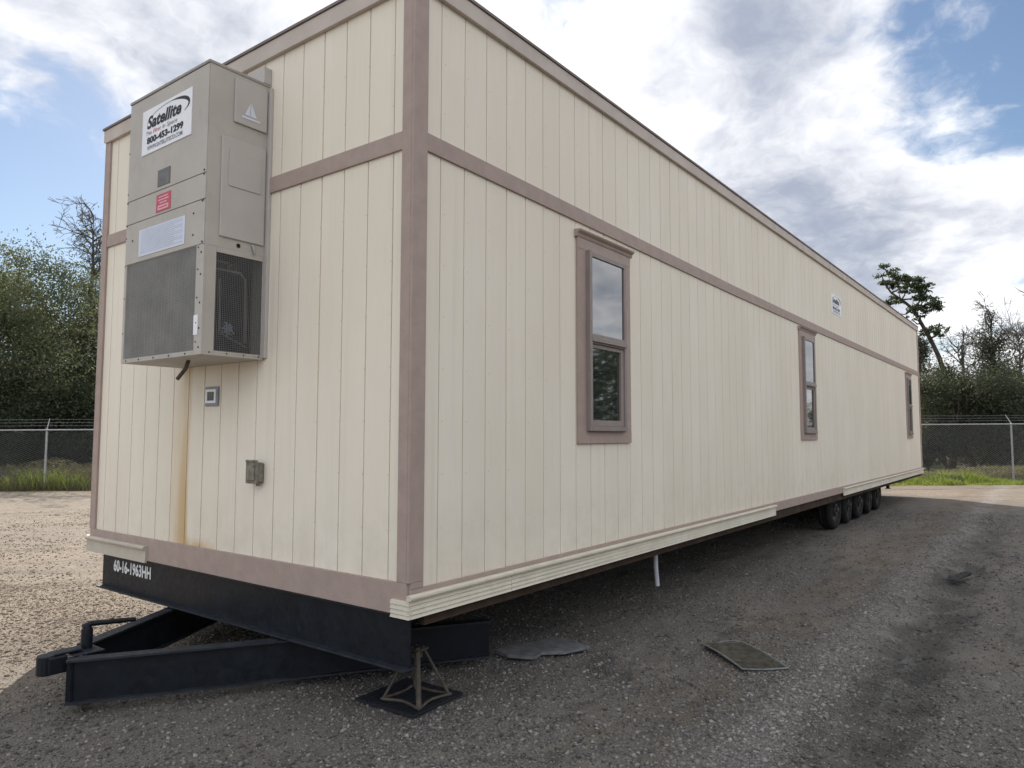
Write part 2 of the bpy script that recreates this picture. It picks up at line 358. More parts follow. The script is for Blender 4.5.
def board(x0, x1, y0, y1, z0, z1, name='trim_board', m='trim', bevel=.003):
    return MB().box(x0, x1, y0, y1, z0, z1).build(name, M[m], T, bevel)
for cx, sx in ((0, -1), (L, 1)):                # corner boards, both faces of each corner in one part
    for cy, sy in ((0, -1), (W, 1)):
        mb = MB()
        zt_ = ZT + RISE * cx; xa, xb = sorted((cx + sx * t_, cx - sx * .098)); ya, yb = sorted((cy, cy + sy * t_)); mb.box(xa, xb, ya, yb, .7975, zt_)
        xa, xb = sorted((cx, cx + sx * t_)); ya, yb = sorted((cy - .0005 * sy, cy - sy * .075)); mb.box(xa, xb, ya, yb, .7975, zt_)
        mb.build('corner_trim', M['trim'], T, .003)
BX = [(.1, .006), (1.3, -.006), (2.76, -.022), (5.2, -.045), (7.5, -.048), (10.1, -.046), (14, -.038), (L - .1, -.022)]
for y0, y1 in ((-t_ + .003, .0), (W, W + t_ - .003)):
    vs = []; n = len(BX)
    for x, dz in BX: vs += [(x, y0, ZB0 + dz), (x, y1, ZB0 + dz), (x, y1, ZB1 + dz), (x, y0, ZB1 + dz)]
    MB().add(vs, [(4 * i + k, 4 * i + (k + 1) % 4, 4 * i + 4 + (k + 1) % 4, 4 * i + 4 + k) for i in range(n - 1) for k in range(4)] + [(3, 2, 1, 0), tuple(4 * n - 4 + k for k in range(4))]).build('band_trim', M['trim'], T, .003)
for x0, x1 in ((-t_ + .003, 0), (L, L + t_ - .003)): board(x0, x1, .077, W - .077, ZB0, ZB1, 'band_trim')
# eaves: fascia boards, thin metal drip edge and the roof
def sloped(o):
    for v in o.data.vertices: v.co.z += RISE * v.co.x
    return o
for y0, y1 in ((-.030, -.002), (W + .002, W + .030)): sloped(board(-.030, L + .030, y0, y1, ZT - .01, 4.285, 'fascia', 'fascia'))
for x0, x1 in ((-.030, -.002), (L + .002, L + .030)): sloped(board(x0, x1, -.001, W + .001, ZT - .02, 4.285, 'fascia', 'fascia'))
mb = MB(); rz0, rz1 = 4.288, 4.306
e = .040
vs = [(-e, -e, rz0), (L + e, -e, rz0), (L + e, W + e, rz0), (-e, W + e, rz0), (-e, -e, rz1), (L + e, -e, rz1), (L + e, W + e, rz1), (-e, W + e, rz1), (1.5, W / 2, rz1 + .06), (L - 1.5, W / 2, rz1 + .06)]
mb.add(vs, [(0, 1, 2, 3), (0, 1, 5, 4), (1, 2, 6, 5), (2, 3, 7, 6), (3, 0, 4, 7)], 0); mb.add(vs, [(4, 5, 9, 8), (5, 6, 9), (6, 7, 8, 9), (7, 4, 8)], 1)
sloped(mb.build('roof', [M['roof'], M['membrane']], T))
# base trim and skirting
board(.0, L, -t_ + .003, -.0005, .655, .764, 'base_trim'); board(.0, L, W + .0005, W + t_ - .003, .655, .764, 'base_trim')
for x0 in (0, L - .098): board(x0, x0 + .098, -t_, -.0005, .7645, .797, 'corner_block')
board(-t_, 0, -.001, W + .001, .625, .797, 'base_trim'); board(L, L + t_, -.001, W + .001, .625, .797, 'base_trim')
def skirt_prof(y, s, zb=.612, lapped=True):
    o = [(y, .738), (y + s * .026, .740), (y + s * .036, .733), (y + s * .038, .722), (y + s * .033, .711), (y + s * .014, .709)]
    if lapped:
        for z in (.682, .657, .632): o += [(y + s * .020, z + .003), (y + s * .011, z)]
    else: o += [(y + s * .016, .66)]
    return o + [(y + s * .020, zb), (y, zb)]
k_ = t_
for a, b, mt in ((-.034, .884, 'skirt'), (.888, 3.5, 'skirt'), (3.504, 6.36, 'skirt'), (10.03, L + .03, 'skirt')):
    MB().prof(skirt_prof(-k_, -1), a, b, 'x').build('skirting', M[mt], T)
for a, b in ((-.03, 6.36), (10.03, L + .03)): MB().prof(skirt_prof(W + k_, 1), a, b, 'x').build('skirting', M['skirt'], T)
MB().prof([(x, z) for x, z in skirt_prof(-k_, -1, lapped=False)], 2.80, W + .004, 'y').build('skirting', M['skirt_grey'], T)
q = [(-k_, .706), (-k_ - .014, .704)]
for z in (.682, .657, .632): q += [(-k_ - .018, z + .003), (-k_ - .010, z)]
MB().prof(q + [(-k_ - .018, .613), (-k_, .613)], -.038, .105, 'y').build('skirting', M['skirt'], T)
# under the floor
MB().box(.14, L - .03, .012, .05, .545, .69).build('rim_joist', M['joist'], T); MB().box(.14, L - .03, W - .05, W - .012, .545, .69).build('rim_joist', M['joist'], T)
MB().box(.12, L - .02, .051, W - .051, .602, .69).build('floor', M['belly'], T)
def ibeam(mb, p, q, z0, z1, fw=.10, ft=.012, wt=.01, m=0, me=0):
    p = Vector((*p, 0)); q = Vector((*q, 0)); d = (q - p); ln = d.length; d.normalize(); n = Vector((-d.y, d.x, 0))
    Mx = Matrix((( d.x, n.x, 0, p.x), (d.y, n.y, 0, p.y), (0, 0, 1, 0), (0, 0, 0, 1)))
    mb.box(0, ln, -fw / 2, fw / 2, z0, z0 + ft, me, Mx); mb.box(0, ln, -fw / 2, fw / 2, z1 - ft, z1, me, Mx); mb.box(0, ln, -wt / 2, wt / 2, z0 + ft, z1 - ft, m, Mx)
for y in (.95, 2.89):
    mb = MB(); ibeam(mb, (.12, y), (16.9, y), .33, .598); mb.build('chassis_beam', M['black'], T)
hb = MB(); ibeam(hb, (.052, .03), (.052, 3.672), .318, .623, .11, me=1); H = hb.build('header_beam', [M['black'], M['black_edge']], T)
sb = MB(); put_text(sb, '60-16-1963HH', .125, Vector((.0465, 3.165, .508)), Vector((0, -1, 0)), Vector((0, 0, 1)), Vector((-1, 0, 0)), 0, 0, 0, .615, 0, .0045, .002)
sb.build('stencil_number', M['stencil'], H)
for x in (2.4, 4.9, 7.4, 15.6):
    MB().box(x - .03, x + .03, .12, W - .12, .50, .595).build('cross_member', M['black'], T)
mb = MB(); ibeam(mb, (16.87, .4), (16.87, W - .4), .40, .598); mb.build('rear_beam', M['black'], T)
MB().box(15.62, 15.70, .22, .28, .40, .597).box(15.60, 15.72, .20, .30, .385, .40).build('bracket', M['black'], T)
# hitch: two converging beams, coupler, crank
apx = (-.985, 1.80)
for yy, ye in ((1.775, .40), (1.93, 3.18)):
    xx = -.97 if yy < 1.9 else -.78; yy = yy if yy < 1.9 else 2.03
    mb = MB(); ibeam(mb, (xx, yy), (1.20, ye), .055, .305, .085, me=1)
    mb.box(-.006, .006, -.03, .03, .067, .293, 0, Matrix.Translation((xx + .015, yy, 0)))
    mb.build('hitch_beam', [M['black'], M['black_edge']], T)
mb = MB().box(-.93, -.76, 1.78, 1.96, .306, .314)
mb.build('hitch_plate', M['black_edge'], T, .004)
mb = MB()
mb.box(-1.055, -.955, 1.80, 1.93, .225, .322); mb.tube([(-1.045, 1.865, .22), (-1.045, 1.865, .33)], .05, 14); mb.box(-1.02, -.86, 1.82, 1.91, .3225, .336)
mb.build('coupler', M['black'], T, .012)
ck = MB(); ck.tube([(-.815, 1.90, .315), (-.815, 1.90, .425)], .032, 14); ck.tube([(-.815, 1.90, .425), (-.815, 1.90, .452)], [.026, .022], 12)
C_ = ck.build('hitch_jack', M['black'], T, 0)
MB().tube([(-.84, 1.90, .440), (-.80, 1.90, .452), (-.56, 1.89, .430), (-.535, 1.89, .427)], [.017, .017, .014, .014], 8).build('crank_handle', M['black'], C_)
MB().tube([(-.86, 1.80, .055), (-.86, 1.80, .02)], .05, 12).build('hitch_foot', M['rust'], T)
# wheels
def wheel(x, y, s, i):
    yaw = (-.05, .03, -.02, .05, -.03)[i % 5]; Mx = Matrix.Translation((x, y, .345)) @ Matrix.Rotation(yaw, 4, 'Z') @ Matrix.Rotation(R(90) * s, 4, 'X')
    w = .20                                      # local z runs inward from the outer face
    mb = MB(); mb.lathe([(.05, -.045), (.055, -.02), (.095, -.018), (.10, .03), (.15, .045), (.178, .03), (.188, .004), (.196, .004), (.192, .03), (.19, .16)], 28, 0, Mx)
    mb.lathe([(0, -.052), (.045, -.05), (.05, -.04)], 20, 0, Mx)
    for k in range(5):
        a = 2 * math.pi * k / 5; mb.lathe([(0, .0), (.012, .0), (.012, .045)], 8, 0, Mx @ Matrix.Translation((.125 * math.cos(a), .125 * math.sin(a), .012)))
    r = mb.build('wheel', M['rim'], T, smooth=False)
    ty = MB(); ty.lathe([(.19, .02), (.20, -.002), (.235, -.016), (.285, -.018), (.318, -.004), (.336, .022), (.343, .04), (.343, .075), (.334, .08), (.334, .088), (.343, .092), (.343, .118), (.334, .122), (.334, .13), (.343, .134), (.343, .165), (.336, .18), (.318, .206), (.285, .22), (.235, .218), (.19, .19)], 40, 0, Mx)
    o = ty.build('tyre', M['tyre'], r, smooth=True); return r
for i, x in enumerate((10.42, 11.43, 12.45, 13.47, 14.46)):
    wheel(x, .20 + .015 * i, 1 if False else -1, i); wheel(x, W - .20, 1, i)
    MB().tube([(x, .44, .345), (x, W - .44, .345)], .045, 10).build('axle', M['black'], T)
# drain pipe hanging below the floor by the side
MB().tube([(3.345, .15, .60), (3.345, .15, .40), (3.365, .145, .217)], .020, 12).build('drain_pipe', M['pvc'], T, smooth=False)

# windows
def window(x0, x1):
    zb, zt = 1.536, 3.095
    mb = MB(); g = .125                          # flat casing boards
    mb.box(x0, x0 + g - .012, -.020, 0, zb + .095, zt - .085); mb.box(x1 - .105, x1, -.020, 0, zb + .095, zt - .085)
    mb.box(x0, x1, -.022, 0, zb, zb + .095); mb.box(x0, x1, -.022, 0, zt - .085, zt)
    Wn = mb.build('window', M['trim'], T, .002)
    cr = MB(); cr.prof([(0, zt), (-.026, zt), (-.034, zt + .016), (-.030, zt + .022), (-.052, zt + .040), (-.056, zt + .052), (0, zt + .055)], x0 - .022, x1 + .022, 'x')
    cr.build('crown_moulding', M['trim'], Wn)
    a, b = x0 + .113, x1 - .105; c, d = zb + .095, zt - .085
    fr = MB()                                    # projecting frame of the sash window
    fr.box(a, a + .036, -.058, .01, c, d); fr.box(b - .035, b, -.040, .01, c, d); fr.box(a + .036, b - .035, -.040, .01, d - .035, d); fr.box(a + .036, b - .035, -.060, .01, c, c + .035)
    F = fr.build('window_frame', M['sash'], Wn, .002)
    zm = 2.335
    ms = MB().box(a + .036, b - .035, -.044, 0, zm - .035, zm + .04); ms.box(a + .03, b - .03, -.062, -.045, zm - .022, zm + .012); ms.build('meeting_rail', M['sash'], Wn, .002)
    lo = MB(); p, q_ = a + .038, b - .037; z0, z1 = c + .037, zm - .036
    lo.box(p, p + .012, -.030, .0, z0, z1); lo.box(q_ - .05, q_, -.030, .0, z0, z1); lo.box(p + .012, q_ - .05, -.028, .0, z1 - .03, z1); lo.box(p + .012, q_ - .05, -.034, .0, z0, z0 + .045)
    lo.build('sash', M['sash'], Wn, .0015)
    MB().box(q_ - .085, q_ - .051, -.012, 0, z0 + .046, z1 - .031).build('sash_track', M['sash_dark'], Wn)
    MB().box(p + .0125, q_ - .0855, -.014, -.006, z0 + .0455, z1 - .0305).build('pane', M['glass'], Wn)
    MB().box(a + .0365, b - .0355, -.028, -.020, zm + .0405, d - .0355).build('pane', M['glass'], Wn)
for x0, x1 in ((1.728, 2.562), (7.672, 8.51), (16.89, 17.72)): window(x0, x1)
# sign on the side wall
company_sign('wall_sign', Vector((10.0, -.001, 3.782)), Vector((1, 0, 0)), Vector((0, -1, 0)), .67, .325, T)
# outlet plate and electrical box on the end wall
mb = MB().box(-.012, 0, 1.895, 2.065, 1.80, 1.94); o = mb.build('outlet_plate', M['outlet'], T, .004)
mb = MB(); y0, y1, z0, z1 = 1.915, 2.045, 1.822, 1.92
mb.box(-.020, -.0125, y0, y1, z0, z0 + .017).box(-.020, -.0125, y0, y1, z1 - .017, z1).box(-.020, -.0125, y0, y0 + .018, z0 + .017, z1 - .017).box(-.020, -.0125, y1 - .018, y1, z0 + .017, z1 - .017)
mb.build('outlet_bezel', M['white'], o); mb = MB()
for k in range(4): mb.box(-.019, -.0125, y0 + .02 + k * .023, y0 + .037 + k * .023, z0 + .02, z1 - .02)
mb.build('outlet_insert', M['coil'], o)
eb = MB().box(-.050, 0, 1.335, 1.445, 1.285, 1.415); o = eb.build('junction_box', M['elbox'], T, .010)
eb = MB().box(-.064, -.0505, 1.328, 1.452, 1.278, 1.422); eb.box(-.078, -.0645, 1.345, 1.43, 1.30, 1.40); eb.tube([(-.062, 1.33, 1.425), (-.062, 1.45, 1.425)], .009, 8); eb.build('box_cover', M['elbox'], o, .005)
MB().tube([(-.03, 1.36, 1.285), (-.03, 1.36, 1.262)], .014, 10).build('conduit_stub', M['elbox'], o)

# ------------------------------------------------------------------ wall-mounted air conditioner (part of the trailer)
X0 = -.45; YA, YB = 1.372, 2.41; ZA, ZC, ZD = 2.095, 2.79, 3.985
cab = MB(); cab.box(X0 + .006, -.002, YA, YB, ZC, ZD - .02)
cab.box(X0, X0 + .0055, YA + .004, YB - .004, 3.252, ZD - .025); cab.box(X0, X0 + .0055, YA + .004, YB - .004, 3.083, 3.244); cab.box(X0, X0 + .0055, YA + .004, YB - .004, ZC + .004, 3.075)
# lower condenser housing: open frame
cab.box(X0, -.002, YA, YB, ZA, ZA + .015); cab.box(X0, X0 + .016, YA, YA + .088, ZA + .015, ZC); cab.box(X0, X0 + .016, YB - .030, YB, ZA + .015, ZC)
cab.box(X0, X0 + .016, YA + .088, YB - .030, ZA + .015, ZA + .028); cab.box(X0 + .016, X0 + .085, YA, YA + .012, ZA + .015, ZC); cab.box(-.030, -.002, YA, YA + .012, ZA + .015, ZC)
cab.box(X0 + .085, -.030, YA, YA + .012, ZC - .035, ZC); cab.box(X0 + .085, -.030, YA, YA + .012, ZA + .015, ZA + .030); cab.box(X0 + .016, -.002, YB - .012, YB, ZA + .015, ZC)
for z in (2.14, 2.26, 2.42, 2.60, 2.74): cab.lathe([(0, -.004), (.007, -.003), (.008, 0)], 8, 1, Matrix.Translation((X0, YA + .03, z)) @ Matrix.Rotation(R(-90), 4, 'Y') @ Matrix.Rotation(R(180), 4, 'X')); cab.box(X0 - .004, X0, YA + .058, YA + .068, z + .03, z + .04, 1)
for y in (1.55, 1.75, 1.95, 2.15, 2.33): cab.box(X0 - .004, X0, y, y + .011, ZA + .008, ZA + .019, 1)
for z in (2.30, 2.55, 2.78, 2.98, 3.3, 3.6): cab.box(X0 - .003, X0 + .001, YB - .016, YB - .007, z, z + .009, 1)
for y, z in ((1.39, 3.235), (1.39, 3.262), (1.39, 3.07), (1.40, 3.065), (1.39, 2.80), (2.39, 3.235), (2.39, 3.07), (1.50, 3.0), (1.50, 2.86), (2.30, 2.95)): cab.box(X0 - .005, X0, y, y + .011, z, z + .011, 1)
for x in (-.40, -.28, -.16, -.05): cab.box(x, x + .01, YA - .003, YA, ZA + .012, ZA + .022, 1)
AC = cab.build('air_conditioner', [M['ac'], M['rust']], T, .003)
MB().box(X0 - .005, 0, YA - .005, YB + .005, ZD - .02, ZD).build('lid', M['ac_lid'], AC, .004)
MB().box(-.024, -.001, YA - .035, YA - .001, ZA + .01, 3.955).box(-.060, -.001, YA - .004, 1.60, ZD + .002, 4.10).build('mounting_flange', M['ac_grey'], AC, .003)
def raised(name, x0, x1, z0, z1, d, m, extra=None):
    return MB().box(x0, x1, YA - d, YA - .0005, z0, z1).build(name, M[m], AC, .004)
raised('access_panel', -.355, -.034, 2.86, 3.52, .012, 'ac_grey')
MB().box(-.305, -.070, YA - .018, YA - .0125, 3.20, 3.44).build('inset_panel', M['ac_grey'], AC, .003)
pn = raised('vent_door', -.275, -.034, 3.635, 3.93, .014, 'ac_grey')
em = MB(); O = Vector((-.16, YA - .0145, 3.735)); U = Vector((1, 0, 0)); V = Vector((0, 0, 1)); N = Vector((0, -1, 0))
for tri in (((-.045, -.03), (-.008, -.03), (-.004, .06)), ((-.003, -.03), (.045, -.03), (.002, .062))): em.add([O + U * x + V * y + N * .002 for x, y in tri], [(0, 1, 2)])
rect(em, O, U, V, N, -.065, .07, -.055, -.04, 0, .002); em.build('emblem', M['paper'], AC)
MB().tube([(-.115, YA - .004, 2.85), (-.110, YA - .018, 2.82), (-.105, YA - .02, 2.79)], .008, 8).build('latch', M['galv'], AC)
MB().tube([(-.215, YA + .001, 2.825), (-.215, YA - .004, 2.825)], .014, 12).build('grommet', M['rubber'], AC)
# front condenser grille: real wires over a finned coil
g = MB(); ya, yb, za, zb = YA + .088, YB - .030, ZA + .028, ZC
y = ya + .006
while y < yb: g.box(X0 + .006, X0 + .009, y - .0018, y + .0018, za, zb); y += .0125
z = za + .006
while z < zb: g.box(X0 + .0092, X0 + .012, ya, yb, z - .0018, z + .0018); z += .0125
g.build('grille', M['wire'], AC)
g = MB(); g.box(X0 + .05, X0 + .07, ya, yb, za, zb)
y = ya + .01
while y < yb: g.box(X0 + .035, X0 + .0495, y - .002, y + .002, za, zb); y += .018
g.build('coil', M['coil'], AC)
g = MB(); xa, xb, za, zb = X0 + .085, -.030, ZA + .030, ZC - .035
x = xa + .006
while x < xb: g.box(x - .0014, x + .0014, YA + .003, YA + .0055, za, zb); x += .0125
z = za + .006
while z < zb: g.box(xa, xb, YA + .006, YA + .0085, z - .0014, z + .0014); z += .0125
g.build('grille', M['wire_dark'], AC)
g = MB(); g.tube([(-.34, YA + .06, 2.66), (-.16, YA + .06, 2.66), (-.12, YA + .06, 2.62), (-.11, YA + .06, 2.20)], .011, 8); g.tube([(-.33, YA + .09, 2.72), (-.22, YA + .09, 2.72)], .010, 8); g.tube([(-.31, YA + .05, 2.60), (-.30, YA + .05, 2.25), (-.10, YA + .05, 2.17)], .006, 6)
g.lathe([(.03, -.02), (.04, 0), (.03, .02)], 14, 0, Matrix.Translation((-.20, YA + .08, 2.68)) @ Matrix.Rotation(R(90), 4, 'X')); g.build('refrigerant_pipe', M['copper'], AC, smooth=True)
g = MB(); 
for k in range(26):
    a = random.uniform(-1, 1); c_ = Vector((-.24 + random.gauss(0, .025), YA + .05 + random.gauss(0, .012), 2.275 + random.gauss(0, .012))); d_ = Vector((random.uniform(-1, 1), random.uniform(-.4, .4), random.uniform(-.9, .9))).normalized() * .035; g.tube([c_ - d_, c_ + d_], .002, 4)
g.build('nest_tuft', M['drygrass'] if False else M['paper'], AC)
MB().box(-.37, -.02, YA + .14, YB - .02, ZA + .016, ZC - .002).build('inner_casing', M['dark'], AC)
MB().tube([(-.29, 1.80, ZA), (-.292, 1.83, 2.04), (-.30, 1.915, 1.975)], .013, 10).build('condensate_drain', M['rust'], AC)
company_sign('company_sign', Vector((X0 - .0005, 1.889, 3.70)), Vector((0, -1, 0)), Vector((-1, 0, 0)), .65, .318, AC)
O = Vector((X0 - .0005, 0, 0)); U = Vector((0, -1, 0)); V = Vector((0, 0, 1)); N = Vector((-1, 0, 0))
d = MB().box(X0 - .003, X0 - .0005, 1.606, 2.21, 2.825, 3.013)
for k in range(13): rect(d, Vector((X0 - .003, 1.908, 2.919)), U, V, N, -.275, .275 - .1 * (k % 3 == 2), .082 - k * .0128, .0785 - k * .0128, 1, .001)
d.build('data_plate', [M['paper'], paint('plate_print', (.42, .47, .58), .5)], AC)
MB().box(X0 - .004, X0 - .0005, 1.818, 1.978, 3.275, 3.388).build('dark_patch', M['outlet'] if False else M['coil'], AC)
d = MB().box(X0 - .003, X0 - .0005, 1.80, 1.987, 3.098, 3.218); O2 = Vector((X0 - .003, 1.893, 3.158))
for yy, ww in ((.035, .12), (.015, .14), (-.005, .10)): rect(d, O2, U, V, N, -ww / 2, ww / 2, yy, yy + .008, 1, .001)
rect(d, O2, U, V, N, -.07, .07, -.048, -.018, 1, .001); rect(d, O2, U, V, N, -.055, .055, -.038, -.028, 0, .002)
d.build('warning_sticker', [M['red'], M['pinkink']], AC)
MB().box(X0 - .003, X0 - .0005, 1.415, 1.462, 2.22, 2.345).build('paper_tag', M['white'], AC)

# ------------------------------------------------------------------ loose things
J = empty('jack_stand', (.385, .305, .018), .06, 'thin steel jack stand with splayed legs under the trailer corner', 'jack stand')
b_ = .148
mb = MB(); c = [(-b_, -b_), (b_, -b_), (b_, b_), (-b_, b_)]
for i in range(4):
    p, q_ = c[i], c[(i + 1) % 4]; pts = []
    for k in range(7):
        t = k / 6; s = math.sin(math.pi * t); x = p[0] + (q_[0] - p[0]) * t; y = p[1] + (q_[1] - p[1]) * t; pts.append((x * (1 - .22 * s), y * (1 - .22 * s), .012 + .004 * s))
    mb.tube(pts, .009, 6)
mb.build('base_frame', M['rust'], J)
for x, y in c:
    MB().tube([(x * .94, y * .94, .012), (x * .16, y * .16, .305)], .016 if x < 0 and y < 0 else .009, 6).build('leg', M['rust'], J)
MB().tube([(0, 0, .06), (0, 0, .299)], .016, 10).tube([(0, 0, .245), (0, 0, .275)], .035, 10).build('screw_post', M['rust'], J)
MB().box(-.05, .05, -.05, .05, .288, .299).build('head_plate', M['rust'], J)
pd = MB(); PM = Matrix.Translation((.40, .375, .002)) @ Matrix.Rotation(.04, 4, 'Z')
pd.box(-.225, .225, -.235, .235, .0, .014, 0, PM)
for k in range(-5, 6): pd.box(-.217, .217, k * .041 - .006, k * .043 + .006, .0142, .0175, 0, PM)
o = pd.build('support_pad', M['pad'], None, .005); tag(o, 'square black ribbed pad on the gravel under the jack stand', 'support pad')
def slab(name, pts, z, th, m, label, cat, sag=0):
    n = len(pts); vs = [(x, y, z + random.uniform(0, sag)) for x, y in pts] + [(x * 1.0, y, z + th + random.uniform(0, sag)) for x, y in pts]
    mb = MB().add(vs, [tuple(range(n - 1, -1, -1)), tuple(range(n, 2 * n))] + [(k, (k + 1) % n, n + (k + 1) % n, n + k) for k in range(n)])
    o = mb.build(name, M[m], None, .006); return tag(o, label, cat)
slab('broken_board', [(1.40, .50), (1.36, .36), (1.40, .23), (1.46, .18), (1.55, .19), (1.66, .07), (1.80, .02), (1.90, .0), (1.93, .10), (1.98, .30), (1.94, .38), (1.75, .42), (1.58, .50)], .0, .022, 'slab', 'grey broken flat board lying on gravel in the shade beside the trailer', 'board', .014)
S = empty('window_screen', (0, 0, 0), 0, 'bent insect screen in a thin metal frame lying flat on the gravel', 'window screen')
qs = [Vector(p) for p in ((2.515, -.62, .022), (2.12, -1.07, .016), (2.33, -1.315, .016), (2.745, -.845, .020))]
fr = MB()
for i in range(4):
    a, b = qs[i], qs[(i + 1) % 4]; pts = [a.lerp(b, k / 6) + Vector((0, 0, .012 * math.sin(k / 6 * math.pi * (1.7 if i == 3 else 1)) * (1 if i != 1 else -.5))) for k in range(7)]
    fr.tube(pts, .0065 if i != 3 else .0035, 5)
fr.build('frame', M['screenf'], S)
vs = []; fs = []; n = 10
for i in range(n + 1):
    for j in range(n + 1):
        u, v = .02 + .96 * i / n, .02 + .96 * j / n; p = (qs[0].lerp(qs[1], u)).lerp(qs[3].lerp(qs[2], u), v); s = math.sin(math.pi * u) * math.sin(math.pi * v)
        vs.append(p + Vector((0, 0, -.006 * s + .004 * math.sin(7 * u + 5 * v))))
for i in range(n):
    for j in range(n): a = i * (n + 1) + j; fs.append((a, a + 1, a + n + 2, a + n + 1))
me = MB().add(vs, fs); vs2 = [p + Vector((0, 0, -.0015)) for p in vs]; me.add(vs2, fs); me.build('screen_mesh', M['mesh'], S, smooth=True)
slab('rubber_scrap', [(6.42, -1.86), (6.48, -1.93), (6.75, -1.99), (6.95, -2.02), (6.97, -1.96), (6.80, -1.88), (6.60, -1.83)], .006, .02, 'rubber', 'flat black rubber scrap on the driving lane beside the dark rut', 'rubber scrap', .03)

# ------------------------------------------------------------------ ground
def axis(fine0, fine1, step, far):
    a = [*np.arange(fine0, fine1 + 1e-6, step)]; s = step; x = fine1
    while x < far: s *= 1.16; x += s; a.append(x)
    s = step; x = fine0
    while x > -far: s *= 1.16; x -= s; a.insert(0, x)
    return np.array(a)
def vnoise(x, y, f, seed):
    r = np.random.default_rng(seed); g = r.random((64, 64)); u = (x * f) % 64; v = (y * f) % 64
    i = np.floor(u).astype(int) % 64; j = np.floor(v).astype(int) % 64; a = u - np.floor(u); b = v - np.floor(v); a = a * a * (3 - 2 * a); b = b * b * (3 - 2 * b)
    i1 = (i + 1) % 64; j1 = (j + 1) % 64
    return (g[i, j] * (1 - a) + g[i1, j] * a) * (1 - b) + (g[i, j1] * (1 - a) + g[i1, j1] * a) * b - .5
def height(x, y):
    h = .030 * vnoise(x, y, .9, 1) + .016 * vnoise(x, y, 2.6, 2) + .010 * vnoise(x, y, 6.3, 3)
    w = .2 * vnoise(x, y, .5, 4)
    fade = np.clip((15 - x) / 4, 0, 1)
    h = h + fade * .030 * np.exp(-((y + w + 1.5) / .24) ** 2) - fade * .03 * np.exp(-((y + w + 1.95) / .2) ** 2)
    keep = 1 - np.exp(-(((x - .4) / .5) ** 2 + ((y - .37) / .5) ** 2))
    return h * keep - .012
gx = axis(-4, 14, .07, 900); gy = axis(-6, 7, .07, 900)
X, Y = np.meshgrid(gx, gy, indexing='ij'); Z = height(X, Y); nx, ny = X.shape
far = np.clip((np.hypot(X, Y) - 40) / 40, 0, 1); Z = Z * (1 - far)
idx = np.arange(nx * ny).reshape(nx, ny)
F = np.stack([idx[:-1, :-1], idx[1:, :-1], idx[1:, 1:], idx[:-1, 1:]], -1).reshape(-1, 4)
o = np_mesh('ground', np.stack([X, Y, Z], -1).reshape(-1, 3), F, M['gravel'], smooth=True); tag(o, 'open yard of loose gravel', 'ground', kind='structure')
# loose stones lying on it
ico = bmesh.new(); bmesh.ops.create_icosphere(ico, subdivisions=1, radius=1); IV = np.array([v.co for v in ico.verts]); IF = np.array([[v.index for v in f.verts] for f in ico.faces]); ico.free()
OV = np.array([(1, 0, 0), (-1, 0, 0), (0, 1, 0), (0, -1, 0), (0, 0, 1), (0, 0, -1)], float); OF = np.array([(0, 2, 4), (2, 1, 4), (1, 3, 4), (3, 0, 4), (2, 0, 5), (1, 2, 5), (3, 1, 5), (0, 3, 5)])
def stones(n, r0, r1, smin, smax, BV, BF):
    r = rng.uniform(r0, r1, n); a = YAW + rng.uniform(-.78, 1.02, n); x = CAM.x + r * np.cos(a); y = CAM.y + r * np.sin(a)
    rid = np.exp(-((y + .2 * vnoise(x, y, .5, 4) + 1.5) / .26) ** 2); dn = vnoise(x, y, .8, 9) + .35 * vnoise(x, y, 2.2, 10) + .55 * rid
    k = dn > rng.uniform(-.55, .45, n); x, y, r, rid = x[k], y[k], r[k], rid[k]; n = len(x)
    s = smin + (smax - smin) * rng.random(n) ** 5.0; s *= (1 + .12 * rid)
    V = BV[None] * (1 + rng.uniform(-.38, .38, (n, len(BV), 1))) * (s[:, None, None] * np.stack([rng.uniform(.75, 1.3, n), rng.uniform(.7, 1.1, n), rng.uniform(.45, .8, n)], -1)[:, None])
    t = rng.uniform(0, 6.28, n); c, q = np.cos(t)[:, None], np.sin(t)[:, None]
    V = np.stack([V[..., 0] * c - V[..., 1] * q, V[..., 0] * q + V[..., 1] * c, V[..., 2]], -1)
    V += np.stack([x, y, height(x, y) + s * .22], -1)[:, None]
    F = BF[None] + (np.arange(n) * len(BV))[:, None, None]; tint = np.repeat(np.clip(rng.beta(1.1, 1.9, n) + .22 * rid, 0, 1), len(BF))
    return V.reshape(-1, 3), F.reshape(-1, 3), tint
sets = [stones(112000, 2.0, 6.0, .0042, .0155, IV, IF), stones(525000, 2.0, 9.5, .0026, .0085, OV, OF), stones(285000, 6.0, 18, .0042, .018, OV, OF)]
off = np.cumsum([0] + [len(q[0]) for q in sets])
o = np_mesh('gravel_stones', np.concatenate([q[0] for q in sets]), np.concatenate([q[1] + off[i] for i, q in enumerate(sets)]), M['stone'], attr=np.concatenate([q[2] for q in sets]))
tag(o, 'loose small grey and tan stones scattered over the yard', 'gravel', kind='stuff')

